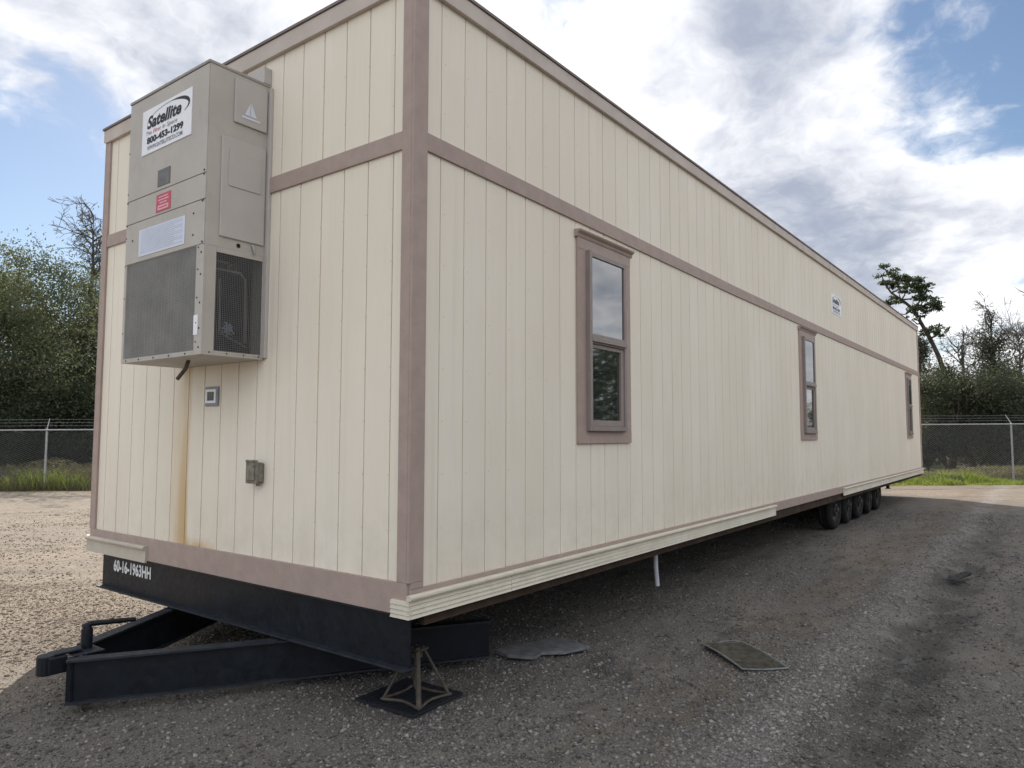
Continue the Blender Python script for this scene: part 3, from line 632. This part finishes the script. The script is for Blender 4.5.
# ------------------------------------------------------------------ fence
FA = Vector((5.735, 20.315, 0)); FB = Vector((27.80, -1.68, 0)); FD = (FB - FA).normalized(); FL = (FB - FA).length; FN = Vector((-FD.y, FD.x, 0)) # FN points away from the yard
if FN.dot(Vector((1, 1, 0))) < 0: FN = -FN
rail_z = lambda s: 1.712 + (2.012 - 1.712) * s / FL
Fe = empty('chain_link_fence', tuple(FA), 0, 'galvanised chain link fence topped with barbed wire at the edge of the gravel', 'fence')
fp = lambda s, z, out=0: FD * s + FN * out + Vector((0, 0, z))
step = FL / 8; S0, S1 = -3.4 * step, 11.4 * step
k = -3
while k <= 11:
    s = k * step; z = rail_z(s)
    po = MB().tube([fp(s, -.05), fp(s, z + .02)], .030, 10).tube([fp(s, z + .02), fp(s, z + .045)], [.034, .02], 10).build('post', M['galv'], Fe)
    MB().tube([fp(s, z + .03), fp(s - .03, z + .33, .20)], [.016, .012], 6).build('barb_arm', M['galv'], po); k += 1
MB().tube([fp(S0, rail_z(S0), -.035), fp(S1, rail_z(S1), -.035)], .021, 8).build('top_rail', M['galv'], Fe)
for j, (h, out) in enumerate(((.13, .07), (.22, .13), (.31, .19))):
    mb = MB(); n = 17
    pts = []
    for i in range(n * 4 + 1):
        s = S0 + (S1 - S0) * i / (n * 4); sag = .012 * math.sin(math.pi * ((s / step) % 1)); pts.append(fp(s, rail_z(s) + h - sag, out))
    mb.tube(pts, .0028, 4)
    s = S0
    while s < S1: p = fp(s, rail_z(s) + h - .006, out); mb.tube([p + Vector((0, 0, -.018)), p + Vector((0, 0, .018))], .0022, 3); s += .14
    mb.build('barbed_wire', M['linkw'], Fe)
dm = .062; nw = int((S1 - S0) / dm); nz = 58
i = np.arange(nw)[:, None]; j = np.arange(nz + 1)[None]
s = S0 + (i + ((j + i) % 2)) * dm; zt = 1.712 + .3 * s / FL; z = .03 + (zt - .03) * j / nz
out = .004 * np.where((j + i) % 2 == 0, 1, -1)
P = np.stack([FD.x * s + FN.x * out, FD.y * s + FN.y * out, z], -1)   # wires x rings x 3
ringo = np.array([(0, 1), (.87, -.5), (-.87, -.5)]) * .0034
V = P[:, :, None, :] + (ringo[:, 0, None] * np.array([FD.x, FD.y, 0]) + ringo[:, 1, None] * np.array([FN.x, FN.y, 0]))[None, None]
base = ((np.arange(nw)[:, None] * (nz + 1) + np.arange(nz)[None]) * 3)[..., None, None]
q = np.array([[0, 1, 4, 3], [1, 2, 5, 4], [2, 0, 3, 5]])[None, None]
np_mesh('chain_link_mesh', V.reshape(-1, 3), (base + q).reshape(-1, 4), M['linkw'], Fe)

# ------------------------------------------------------------------ plants
def cards(C, size, stretch=1.0, flat=0., jit=.35):
    """one small leaf quad (diamond) at each centre"""
    n = len(C); a = rng.normal(size=(n, 3)); a[:, 2] *= (1 - flat); a /= np.linalg.norm(a, axis=1)[:, None]
    b = rng.normal(size=(n, 3)); b -= (b * a).sum(1)[:, None] * a; b /= np.linalg.norm(b, axis=1)[:, None]
    s = size * rng.uniform(1 - jit, 1 + jit, n)[:, None]
    V = np.stack([C - a * s * stretch, C + b * s * .45, C + a * s * stretch, C - b * s * .45], 1)
    return V.reshape(-1, 3), np.arange(4 * n).reshape(n, 4)
class Skel:
    def __init__(s): s.tubes = []; s.tips = []
def grow(sk, p, d, ln, r, lev, maxlev, up=.12, wig=.25, kids=(3, 5), spread=.75, shrink=.62):
    pts = [p.copy()]; rr = [r]; n = 5 if lev < 2 else 4
    for i in range(n):
        d = (d + Vector(rng.normal(size=3) * wig * .5) + Vector((0, 0, up * .3))).normalized(); p = p + d * (ln / n); pts.append(p.copy()); rr.append(max(.007, r * (1 - .62 * (i + 1) / n)))
    sk.tubes.append((pts, rr, lev))
    if lev >= maxlev: sk.tips += pts[1:]; return
    m = int(rng.integers(kids[0], kids[1] + 1))
    for i in range(m):
        t = rng.uniform(.35, 1) if i else 1.; k = min(n, max(1, int(round(t * n)))); q = pts[k]
        side = Vector(rng.normal(size=3)); side -= side.dot(d) * d; side.normalize()
        grow(sk, q, (d * (1 - spread * .5) + side * spread * rng.uniform(.6, 1.1)).normalized(), ln * shrink * rng.uniform(.75, 1.2), max(.0095, rr[k] * .68), lev + 1, maxlev, up, wig, kids, spread, shrink)
def wood(sk, name, m, parent, minr=0):
    mb = MB()
    for pts, rr, lev in sk.tubes: mb.tube(pts, rr, (8, 6, 5, 4, 3, 3)[min(lev, 5)], cap=False)
    return mb.build(name, M[m], parent, smooth=True)
BK = 1.18
def tree(name, pos, rz, h, label, cat, group, leaf='leaf', levels=3, leaves=11000, crown_r=.42, lsize=.075, low=.12, kids=(3, 5), trunkr=.16, spread=.75, ln0=.36, up=.12, rmin=.0095):
    root = empty(name, pos, rz, label, cat, group); root.scale = (BK,) * 3; sk = Skel()
    grow(sk, Vector((0, 0, -.1)), Vector((.04, .03, 1)), h * ln0, trunkr, 0, levels, up, .28, kids, spread, .70)
    z = max(max(p.z for p in t[0]) for t in sk.tubes); f = h * .97 / z
    sk.tubes = [([p * f for p in t[0]], t[1], t[2]) for t in sk.tubes]; sk.tips = [p * f for p in sk.tips]
    sk.tubes = [(t[0], [max(r, rmin) for r in t[1]], t[2]) for t in sk.tubes]; wood(sk, 'trunk', 'bark', root)
    if leaves:
        tp = np.array([tuple(p) for p in sk.tips]); w = rng.dirichlet(np.ones(len(tp)) * 1.6); c = rng.choice(len(tp), leaves, p=w)
        C = tp[c] + rng.normal(size=(leaves, 3)) * np.array((crown_r, crown_r, crown_r * .7)); tint = np.clip(rng.beta(2, 2.4, leaves) + .25 * (rng.random(len(tp))[c] - .5), 0, 1)
        kz = C[:, 2] > h * low; C = C[kz]; V, F = cards(C, lsize); np_mesh('crown', V, F, M[leaf], root, tint[kz])
    return root
def snag(name, pos, rz, h, label, leaf, leaves, limbs=18, rad=.42, top=.97, reach=.26, seed=0, lean=.05, trunkr=.13):
    root = empty(name, pos, rz, label, 'tree', 'trees behind the fence'); root.scale = (BK,) * 3; r = np.random.default_rng(seed + 500); sk = Skel()
    n = 9; tr = [Vector((0, 0, -.1))]
    for i in range(1, n + 1): tr.append(Vector((lean * h * (i / n) ** 1.5 + r.normal() * .05, r.normal() * .05, h * i / n * .96)))
    sk.tubes.append((tr, [trunkr * (1 - .82 * i / n) for i in range(n + 1)], 0)); hang = []
    for k in range(limbs):
        t = r.uniform(.34, 1); f = t * n; i = min(n - 1, int(f)); p = tr[i].lerp(tr[i + 1], f - i); a = r.uniform(0, 6.28); ln = h * reach * r.uniform(.5, 1.1) * (1.15 - .5 * t)
        d = Vector((math.cos(a), math.sin(a), r.uniform(.35, 1.3))).normalized(); pts = [p]
        for q in range(5): d = (d + Vector(r.normal(size=3)) * .22 + Vector((0, 0, .05))).normalized(); pts.append(pts[-1] + d * ln / 5)
        sk.tubes.append((pts, [.036, .028, .022, .017, .012, .009], 2)); hang += pts[1:4]
        for q in range(13):
            b = pts[int(r.integers(1, 6))]; e_ = (d + Vector(r.normal(size=3)) * .85).normalized(); l2 = ln * r.uniform(.25, .55); m1 = b + e_ * l2 * .5; e2 = (e_ + Vector(r.normal(size=3)) * .4).normalized(); sk.tubes.append(([b, m1, m1 + e2 * l2 * .5], [.010, .008, .007], 4))
            for w_ in range(3): e3 = (e2 + Vector(r.normal(size=3)) * .8).normalized(); sk.tubes.append(([m1.lerp(m1 + e2 * l2 * .5, w_ / 3), m1 + e2 * l2 * .25 + e3 * l2 * .45], [.008, .006], 5))
    wood(sk, 'trunk', 'twig', root)
    if leaves:
        n1 = int(leaves * .68); f = r.random(n1) ** 1.25 * top * n; i = np.minimum(n - 1, f.astype(int)); T0 = np.array([tuple(p) for p in tr]); q = T0[i] + (T0[i + 1] - T0[i]) * (f - i)[:, None]
        wv = .55 + .9 * (vnoise(f * 3.1, f * 0 + seed, .35, 61) + .5); C1 = q + r.normal(size=(n1, 3)) * (rad * wv * (1.15 - .6 * f / n))[:, None] * np.array((1, 1, .6))
        hp = np.array([tuple(p) for p in hang]); k = r.integers(0, len(hp), leaves - n1); C2 = hp[k] + r.normal(size=(leaves - n1, 3)) * .11; C2[:, 2] -= r.random(leaves - n1) ** 1.5 * (.25 + .9 * r.random(len(hp))[k])
        C = np.concatenate([C1, C2]); V, F = cards(C, .042); np_mesh('crown', V, F, M[leaf], root, r.beta(2, 2.5, len(C)))
    return root
def bush(name, pos, rz, wx, wy, h, label, cat, group, leaf, leaves, lsize=.07, lumps=14, seed=0):
    root = empty(name, pos, rz, label, cat, group); root.scale = (BK,) * 3; r = np.random.default_rng(seed + 100); sk = Skel()
    for k in range(6):
        a = r.uniform(0, 6.28); d = Vector((math.cos(a) * .5 * wx, math.sin(a) * .5 * wy, h * r.uniform(.5, .9))); sk.tubes.append(([Vector((0, 0, 0)) + d * t + Vector(r.normal(size=3) * .06 * t) for t in (0, .3, .6, 1)], [.05, .035, .025, .008], 2))
    wood(sk, 'trunk', 'bark', root)
    cen = np.stack([r.normal(size=lumps) * wx * .33, r.normal(size=lumps) * wy * .33, r.uniform(.12, .86, lumps) * h], -1); rad = r.uniform(.28, .62, lumps) * min(wx, h) * .42
    kk = r.choice(lumps, leaves, p=rad ** 2 / (rad ** 2).sum()); u = r.normal(size=(leaves, 3)); u /= np.linalg.norm(u, axis=1)[:, None]
    C = cen[kk] + u * (rad[kk] * r.random(leaves) ** .45 * (1 + .35 * r.normal(size=leaves)))[:, None]; C = C[C[:, 2] > .03]
    tint = np.clip(r.beta(2, 2.5, len(C)), 0, 1); V, F = cards(C, lsize); np_mesh('foliage', V, F, M[leaf], root, tint); return root
def copy_tree(o, loc, rz, label, sc_=1, group=None):
    c = o.copy(); col.objects.link(c); c.location = loc; c.rotation_euler = (0, 0, rz); c.scale = (sc_ * BK,) * 3; c['label'] = label
    for ch in o.children: d = ch.copy(); col.objects.link(d); d.parent = c
    return c
def at(u, dist):                                 # ground point at a bearing seen in column u, dist metres from the camera
    a = YAW - math.atan((u - 512) / 719.3); dist *= BK; return (CAM.x + dist * math.cos(a), CAM.y + dist * math.sin(a), 0)
GT = 'trees behind the fence'; GB = 'bushes behind the fence'
t1 = tree('broadleaf_tree', at(38, 30), .3, 7.9, 'full green tree left of the trailer standing right behind the fence post', 'tree', GT, 'leaf', 4, 25000, .27, .047)
t2 = tree('broadleaf_tree', at(-14, 31), 1.3, 7.8, 'green tree at the left edge of the photo behind the fence', 'tree', GT, 'leaf', 4, 25000, .28, .047)
t5 = copy_tree(t2, at(30, 37), 3.1, 'tall green tree behind the two nearer green trees left of the trailer', 1.08)
t6 = copy_tree(t1, at(150, 32), 5.2, 'green tree hidden behind the front wall of the trailer', 1.0)
t7 = copy_tree(t2, at(215, 33), 1.9, 'second green tree hidden behind the trailer front wall', 1.04)
t3 = copy_tree(t1, at(-75, 33), 2.4, 'green tree just outside the left edge behind the fence', 1.05)
t4 = copy_tree(t2, at(84, 34), 4.1, 'green tree half hidden behind the far corner of the trailer', .92)
snag('bare_tree', at(86, 31), 2.6, 10.0, 'tall bare tree with a fan of twigs rising above the green crowns', 'leaf', 5000, 44, .30, .72, .165, 1, .0, .13)
b1 = bush('shrub', at(10, 28.2), 0, 3.4, 2.6, 3.6, 'dark shrub at the left edge low behind the fence', 'shrub', GB, 'leaf_dark', 22000, .048, 20, 1)
b2 = bush('shrub', at(70, 28.6), 0, 3.2, 2.6, 3.4, 'dark shrub behind the fence next to the trailer end', 'shrub', GB, 'leaf_dark', 22000, .048, 20, 2)
copy_tree(b1, at(-45, 29), 2, 'dark shrub outside the left edge behind the fence', 1.1)
copy_tree(b1, at(165, 29), 2.6, 'wide dark shrub hidden behind the middle of the trailer front wall', 1.15)
copy_tree(b2, at(112, 29), 1, 'dark shrub hidden behind the trailer end on the left', 1.1)
# right side
for i, (u, dd, wx, h, lf, lab, n) in enumerate((
        (926, 34, 2.6, 4.6, 'leaf_dark', 'tall dark bush touching the far end of the trailer', 9000), (948, 33, 3.2, 3.9, 'vine', 'brownish bush right of the dark bush at the trailer end', 9000),
        (975, 33.5, 3.2, 4.1, 'leaf_dark', 'dark bush under the dead trunk left of the fence post', 9000), (1008, 33, 3.4, 3.9, 'vine', 'vine covered bush straight behind the right fence post', 9000),
        (1042, 33.5, 3.6, 4.0, 'leaf', 'green bush cut by the right edge of the photo', 9000), (1090, 34, 3.8, 4.6, 'leaf_dark', 'dark bush outside the right edge', 7000), (895, 35, 3.4, 4.4, 'leaf', 'green bush hidden behind the trailer far end', 7000))):
    bush('shrub', at(u, dd), i, wx, 2.8, h, lab, 'shrub', GB, lf, int(n * 2.4), .046, 22, 10 + i)
# vine-grown snag and twiggy trees
snag('vine_covered_tree', at(1000, 36), 1.6, 6.3, 'dead tree overgrown with dark hanging vines behind the right fence post', 'vine', 17000, 34, .56, .93, .27, 2, .03, .16)
snag('bare_tree', at(968, 37), 2.2, 5.7, 'small bare twiggy tree between the pine and the vine covered tree', 'vine', 900, 22, .2, .6, .36, 3, .05, .09)
snag('bare_tree', at(1022, 39), 3.2, 6.2, 'bare twiggy tree at the right edge of the photo', 'vine', 2600, 26, .3, .8, .36, 4, -.03, .11)
snag('vine_covered_tree', at(1066, 37), 5.0, 7.0, 'vine draped tree just outside the right edge of the photo', 'vine', 14000, 26, .5, .95, .32, 5, .05, .15)
snag('vine_covered_tree', at(923, 37), .4, 6.2, 'slim vine hung tree at the foot of the leaning pine beside the trailer', 'vine', 8000, 14, .30, .95, .16, 6, .0, .10)
sn = Vector(at(965, 41)); o = MB().tube([(0, 0, 0), (.03, 0, 3), (0, 0, 6.8)], [.11, .09, .07], 8).build('dead_trunk', M['bark']); o.location = sn; tag(o, 'straight branchless dead trunk standing above the bushes', 'tree trunk')
# leaning pine
P0 = Vector(at(950, 42 / BK)); Pn = empty('leaning_pine', tuple(P0), 0, 'tall leaning pine with clumped crown above the far end of the trailer roof', 'tree', GT)
RT = Vector((math.sin(YAW), -math.cos(YAW), 0)); FW = Vector((math.cos(YAW), math.sin(YAW), 0)); pxm = 42 * .86 / 719.3
def pp(u, v, dep=0): return RT * ((u - 947) * pxm) + FW * dep + Vector((0, 0, 1.6 + (434 - v) * pxm))
sk = Skel()
tr = [Vector((.25, 0, -.1)), pp(949, 400), pp(943, 372), pp(938, 355), pp(930, 337), pp(922, 322), pp(914, 307), pp(903, 298), pp(893, 291), pp(886, 281), pp(884, 273)]
sk.tubes.append((tr, [.16, .135, .12, .11, .10, .09, .08, .065, .05, .035, .02], 0))
cl = [(886, 270, 7, 4), (891, 277, 8, 4), (899, 279, 8, 4), (907, 279, 9, 5), (917, 281, 8, 5), (922, 287, 8, 4), (906, 287, 8, 3), (913, 294, 6, 3), (926, 297, 9, 3), (936, 297, 6, 2.5), (927, 306, 11, 5), (920, 304, 7, 4), (934, 303, 6, 3), (890, 300, 8, 4), (897, 302, 6, 3), (907, 311, 6, 2.5), (913, 318, 5, 2), (936, 328, 7, 4), (929, 331, 5, 3), (944, 327, 4, 2.5)]
for i, (u, v, rx, ry) in enumerate(cl):
    c = pp(u, v, rng.uniform(-.9, .9)); j = min(range(3, len(tr)), key=lambda k: (tr[k] - c).length + .5 * max(0, tr[k].z - c.z)); sk.tubes.append(([tr[j], tr[j].lerp(c, .5) + Vector((0, 0, -.12)), c], [.05, .035, .012], 2))
wood(sk, 'trunk', 'bark', Pn)
Cs = []
for u, v, rx, ry in cl:
    for q in range(6):
        c = pp(u + rng.normal() * rx * .62, v + rng.normal() * ry * .75, rng.uniform(-.8, .8)); n = int(rng.uniform(.5, 2.0) * rx * ry); k = rng.normal(size=(n, 3))
        Cs.append(np.array(c) + k * np.array((rx * pxm * .26, rx * pxm * .26, ry * pxm * .24)))
C = np.concatenate(Cs); V, F = cards(C, .075, 1.5); np_mesh('crown', V, F, M['pine'], Pn, rng.beta(2, 2.3, len(C)))
# darker woods further back, beyond the nearer trees
n = 120000; s = rng.uniform(-25, 60, n); dep = rng.uniform(15, 22, n); topz = np.where(s < 8, 4.2, 2.6) + 2.2 * (vnoise(s, s * 0, .25, 21) + .5) + 1.0 * vnoise(s, s * 0, .8, 22)
z = rng.random(n) ** .8 * topz
C = np.stack([FA.x + FD.x * s + FN.x * dep, FA.y + FD.y * s + FN.y * dep, z], -1); V, F = cards(C, .13); o = np_mesh('distant_woods', V, F, M['leaf_dark'], None, rng.beta(2, 2.5, n)); tag(o, 'dark mass of woods far behind the fence', 'woods', kind='stuff')
# brush just behind the fence
n = 60000; s = np.concatenate([rng.uniform(-9, 6, n // 2), rng.uniform(24, 42, n - n // 2)]); dep = rng.uniform(.15, 3.2, n); z = rng.random(n) * (.35 + .95 * (vnoise(s, dep, .9, 31) + .5)) * np.where(s < 10, .68, .42)
C = np.stack([FA.x + FD.x * s + FN.x * dep, FA.y + FD.y * s + FN.y * dep, z], -1); V, F = cards(C, .032, 2.2); o = np_mesh('brush', V, F, M['drygrass'], None, rng.beta(2, 2.5, n)); tag(o, 'tangled low dry brush along the foot of the fence', 'brush', kind='stuff')
def blades(n, s0, s1, d0, d1, hfun, w, m, name, label):
    s = rng.uniform(s0, s1, n); d = rng.uniform(d0, d1, n); hh = hfun(s, d); k = hh > .02; s, d, hh = s[k], d[k], hh[k]; n = len(s)
    B = np.stack([FA.x + FD.x * s + FN.x * d, FA.y + FD.y * s + FN.y * d, np.zeros(n) - .02], -1); t = rng.uniform(0, 6.28, n); side = np.stack([np.cos(t), np.sin(t), t * 0], -1) * w
    lean = rng.normal(size=(n, 3)) * .45; lean[:, 2] = 1; T_ = B + lean * hh[:, None]; Mid = B + lean * hh[:, None] * .5 + np.array((0, 0, .12)) * hh[:, None]
    V = np.stack([B - side, B + side, Mid + side * .7, T_, Mid - side * .7], 1).reshape(-1, 3); b = np.arange(n)[:, None] * 5
    F = np.concatenate([b + np.array([[0, 1, 2, 4]]), b + np.array([[4, 2, 3, 3]])]); F3 = np.concatenate([b + np.array([[0, 1, 2]]), b + np.array([[0, 2, 4]]), b + np.array([[4, 2, 3]])])
    tint = rng.beta(2, 2, n); o = np_mesh(name, V, F3, M[m], None, np.concatenate([tint] * 3)); tag(o, label, 'grass', kind='stuff')
blades(26000, 22, 42, -1.2, .7, lambda s, d: (.03 + .72 * np.clip(vnoise(s, d, 1.15, 41) + .02 + .22 * (np.abs(s - 28.6) < .9), 0, 1) + .12 * np.clip(vnoise(s, d, 4, 48) + .3, 0, 1)) * rng.uniform(.5, 1.1, len(s)) * (vnoise(s, d, .6, 45) > -.33), .012, 'grass', 'grass', 'bright green weeds and grass at the fence foot right of the trailer')
blades(9000, -9, 6, -.1, 1.8, lambda s, d: (2.4 * np.clip(vnoise(s, d, .8, 42) + .06, 0, .3)) * rng.uniform(.5, 1.1, len(s)), .012, 'grass', 'grass', 'patchy green grass at the fence foot left of the trailer')
blades(16000, -9, 6, -.4, 2.5, lambda s, d: (.18 + .75 * np.clip(vnoise(s, d, 1.1, 43) + .2, 0, 1)) * rng.uniform(.5, 1.1, len(s)), .008, 'drygrass', 'dry_grass', 'dry stalks and dead weeds along the fence left of the trailer')
# tree line across the yard behind the photographer: it is what the lower window panes mirror
n = 60000; s = rng.uniform(-40, 120, n); y = rng.uniform(-52, -46, n); z = rng.random(n) ** .8 * (12 + 4 * (vnoise(s, s * 0, .12, 51) + .5) + 1.5 * vnoise(s, s * 0, .5, 52))
C = np.stack([s, y, z], -1); V, F = cards(C, .35); o = np_mesh('far_tree_line', V, F, M['leaf_dark'], None, rng.beta(2, 2.5, n)); tag(o, 'line of trees far across the yard mirrored in the windows', 'woods', kind='stuff')

# ------------------------------------------------------------------ sky
wd = bpy.data.worlds.new('World'); sc.world = wd; wd.use_nodes = True; t = NT(wd); t.n.clear()
sky = t.node('ShaderNodeTexSky', sky_type='NISHITA'); sky.sun_disc = False; sky.sun_elevation = SUN_EL; sky.sun_rotation = math.pi / 2 - SUN_AZ; sky.air_density = 1.0; sky.dust_density = .3; sky.ozone_density = 1.2
d = t.node('ShaderNodeTexCoord').outputs['Generated']; px = t.xyz(d)
den = t.math('ADD', t.math('MAXIMUM', px[2], 0), .30)
cv = t.node('ShaderNodeCombineXYZ'); t.put(cv.inputs[0], t.math('DIVIDE', px[0], den)); t.put(cv.inputs[1], t.math('DIVIDE', px[1], den)); cv.inputs[2].default_value = 4.3
P = cv.outputs[0]
warp = t.node('ShaderNodeVectorMath', operation='MULTIPLY_ADD'); t.put(warp.inputs[0], t.noise(P, 3.0, 4, .6, 'Color')); warp.inputs[1].default_value = (.22, .22, .22); t.put(warp.inputs[2], P)
Pw = warp.outputs[0]
def dirn(u, v):
    f = Vector((math.cos(YAW) * math.cos(PIT), math.sin(YAW) * math.cos(PIT), math.sin(PIT))); r = Vector((math.sin(YAW), -math.cos(YAW), 0)); q = r.cross(f)
    return (f + r * (u - 512) / 719.3 + q * (384 - v) / 719.3).normalized()
def spot(v3, rad):
    o = t.node('ShaderNodeVectorMath', operation='DOT_PRODUCT'); t.put(o.inputs[0], d); o.inputs[1].default_value = v3
    return t.ramp(o.outputs['Value'], math.cos(rad), 1, 0, 1)
n1 = t.noise(Pw, 2.1, 10, .58); acc = n1
for (u, v, rad, amp) in ((20, 210, .34, -.15), (90, 225, .20, -.08), (525, 5, .18, -.12), (965, 85, .20, -.17), (1010, 45, .15, -.08), (250, 60, .35, .10), (760, 190, .45, .13), (620, 120, .30, .08), (350, -60, .3, .10), (960, 260, .22, .10), (60, 40, .26, .16), (350, 5, .10, -.10)):
    acc = t.math('ADD', acc, t.math('MULTIPLY', spot(dirn(u, v), rad), amp))
acc = t.math('ADD', acc, t.math('MULTIPLY', spot(Vector((5, -2.8, 1.1)).normalized(), .45), .16))  # unseen cloud added where the upper panes mirror the sky, to lighten them
acc = t.math('ADD', acc, t.math('MULTIPLY', t.math('SUBTRACT', t.noise(Pw, 9, 8, .62), .5), .20))
cover = t.ramp(acc, .40, .57)
thick = t.ramp(acc, .50, .76)
sh = t.node('ShaderNodeVectorMath', operation='ADD'); t.put(sh.inputs[0], Pw); sh.inputs[1].default_value = (.09 * math.cos(SUN_AZ), .09 * math.sin(SUN_AZ), 0)
rim = t.math('SUBTRACT', n1, t.noise(sh.outputs[0], 2.1, 10, .58))
fl = t.noise(Pw, 5.5, 9, .62)
br = t.math('ADD', t.math('SUBTRACT', .72, t.math('MULTIPLY', thick, .62)), t.math('MULTIPLY', rim, 2.8))
br = t.math('ADD', br, t.math('MULTIPLY', t.math('SUBTRACT', fl, .5), 1.5))
for (u, v, rad, amp) in ((560, 200, .22, .30), (610, 60, .20, .25), (250, 60, .22, .10), (860, 150, .14, .22), (330, -120, .40, .12), (760, 130, .24, -.42), (830, 260, .16, -.22), (40, 60, .26, -.42), (980, 230, .12, .15), (960, 300, .14, .12)):
    br = t.math('ADD', br, t.math('MULTIPLY', spot(dirn(u, v), rad), amp))
br = t.ramp(br, -.55, 1.05)
cc = t.mix(br, rgb(.43, .485, .61), rgb(1.32, 1.32, 1.34))
bg1 = t.node('ShaderNodeBackground'); t.put(bg1.inputs[0], sky.outputs[0]); bg1.inputs[1].default_value = .064
bg2 = t.node('ShaderNodeBackground'); t.put(bg2.inputs[0], cc); away = t.node('ShaderNodeVectorMath', operation='DOT_PRODUCT'); t.put(away.inputs[0], d); away.inputs[1].default_value = (-math.cos(SUN_AZ), -math.sin(SUN_AZ), .35)
t.put(bg2.inputs[1], t.ramp(away.outputs['Value'], -.1, .9, .54, 1.0))      # front-lit clouds opposite the sun, brightened as added fill on the shaded walls
mx = t.node('ShaderNodeMixShader'); t.put(mx.inputs[0], cover); t.l.new(bg1.outputs[0], mx.inputs[1]); t.l.new(bg2.outputs[0], mx.inputs[2])
t.l.new(mx.outputs[0], t.node('ShaderNodeOutputWorld').inputs[0])
sl = bpy.data.lights.new('sun', 'SUN'); sl.energy = 4.0; sl.angle = R(.53); sl.color = (1, .93, .84); so = link(bpy.data.objects.new('sun', sl))
sd = Vector((math.cos(SUN_EL) * math.cos(SUN_AZ), math.cos(SUN_EL) * math.sin(SUN_AZ), math.sin(SUN_EL))); so.rotation_euler = sd.to_track_quat('Z', 'Y').to_euler(); so.location = sd * 40

# ------------------------------------------------------------------ camera
cd = bpy.data.cameras.new('camera'); cd.sensor_fit = 'HORIZONTAL'; cd.sensor_width = 36; cd.lens = 719.297 / 1024 * 36; cd.clip_start = .05; cd.clip_end = 3000
co = link(bpy.data.objects.new('camera', cd)); sc.camera = co
f = Vector((math.cos(YAW) * math.cos(PIT), math.sin(YAW) * math.cos(PIT), math.sin(PIT))); r = Vector((math.sin(YAW), -math.cos(YAW), 0)); u = r.cross(f)
r2 = r * math.cos(ROL) + u * math.sin(ROL); u2 = -r * math.sin(ROL) + u * math.cos(ROL)
co.matrix_world = Matrix(((r2.x, u2.x, -f.x, CAM.x), (r2.y, u2.y, -f.y, CAM.y), (r2.z, u2.z, -f.z, CAM.z), (0, 0, 0, 1)))
vs_ = sc.view_settings; vs_.view_transform = 'Standard'; vs_.look = 'None'; vs_.exposure = .82; vs_.gamma = 1
sc.render.engine = 'CYCLES'; sc.cycles.use_denoising = True; sc.cycles.max_bounces = 8
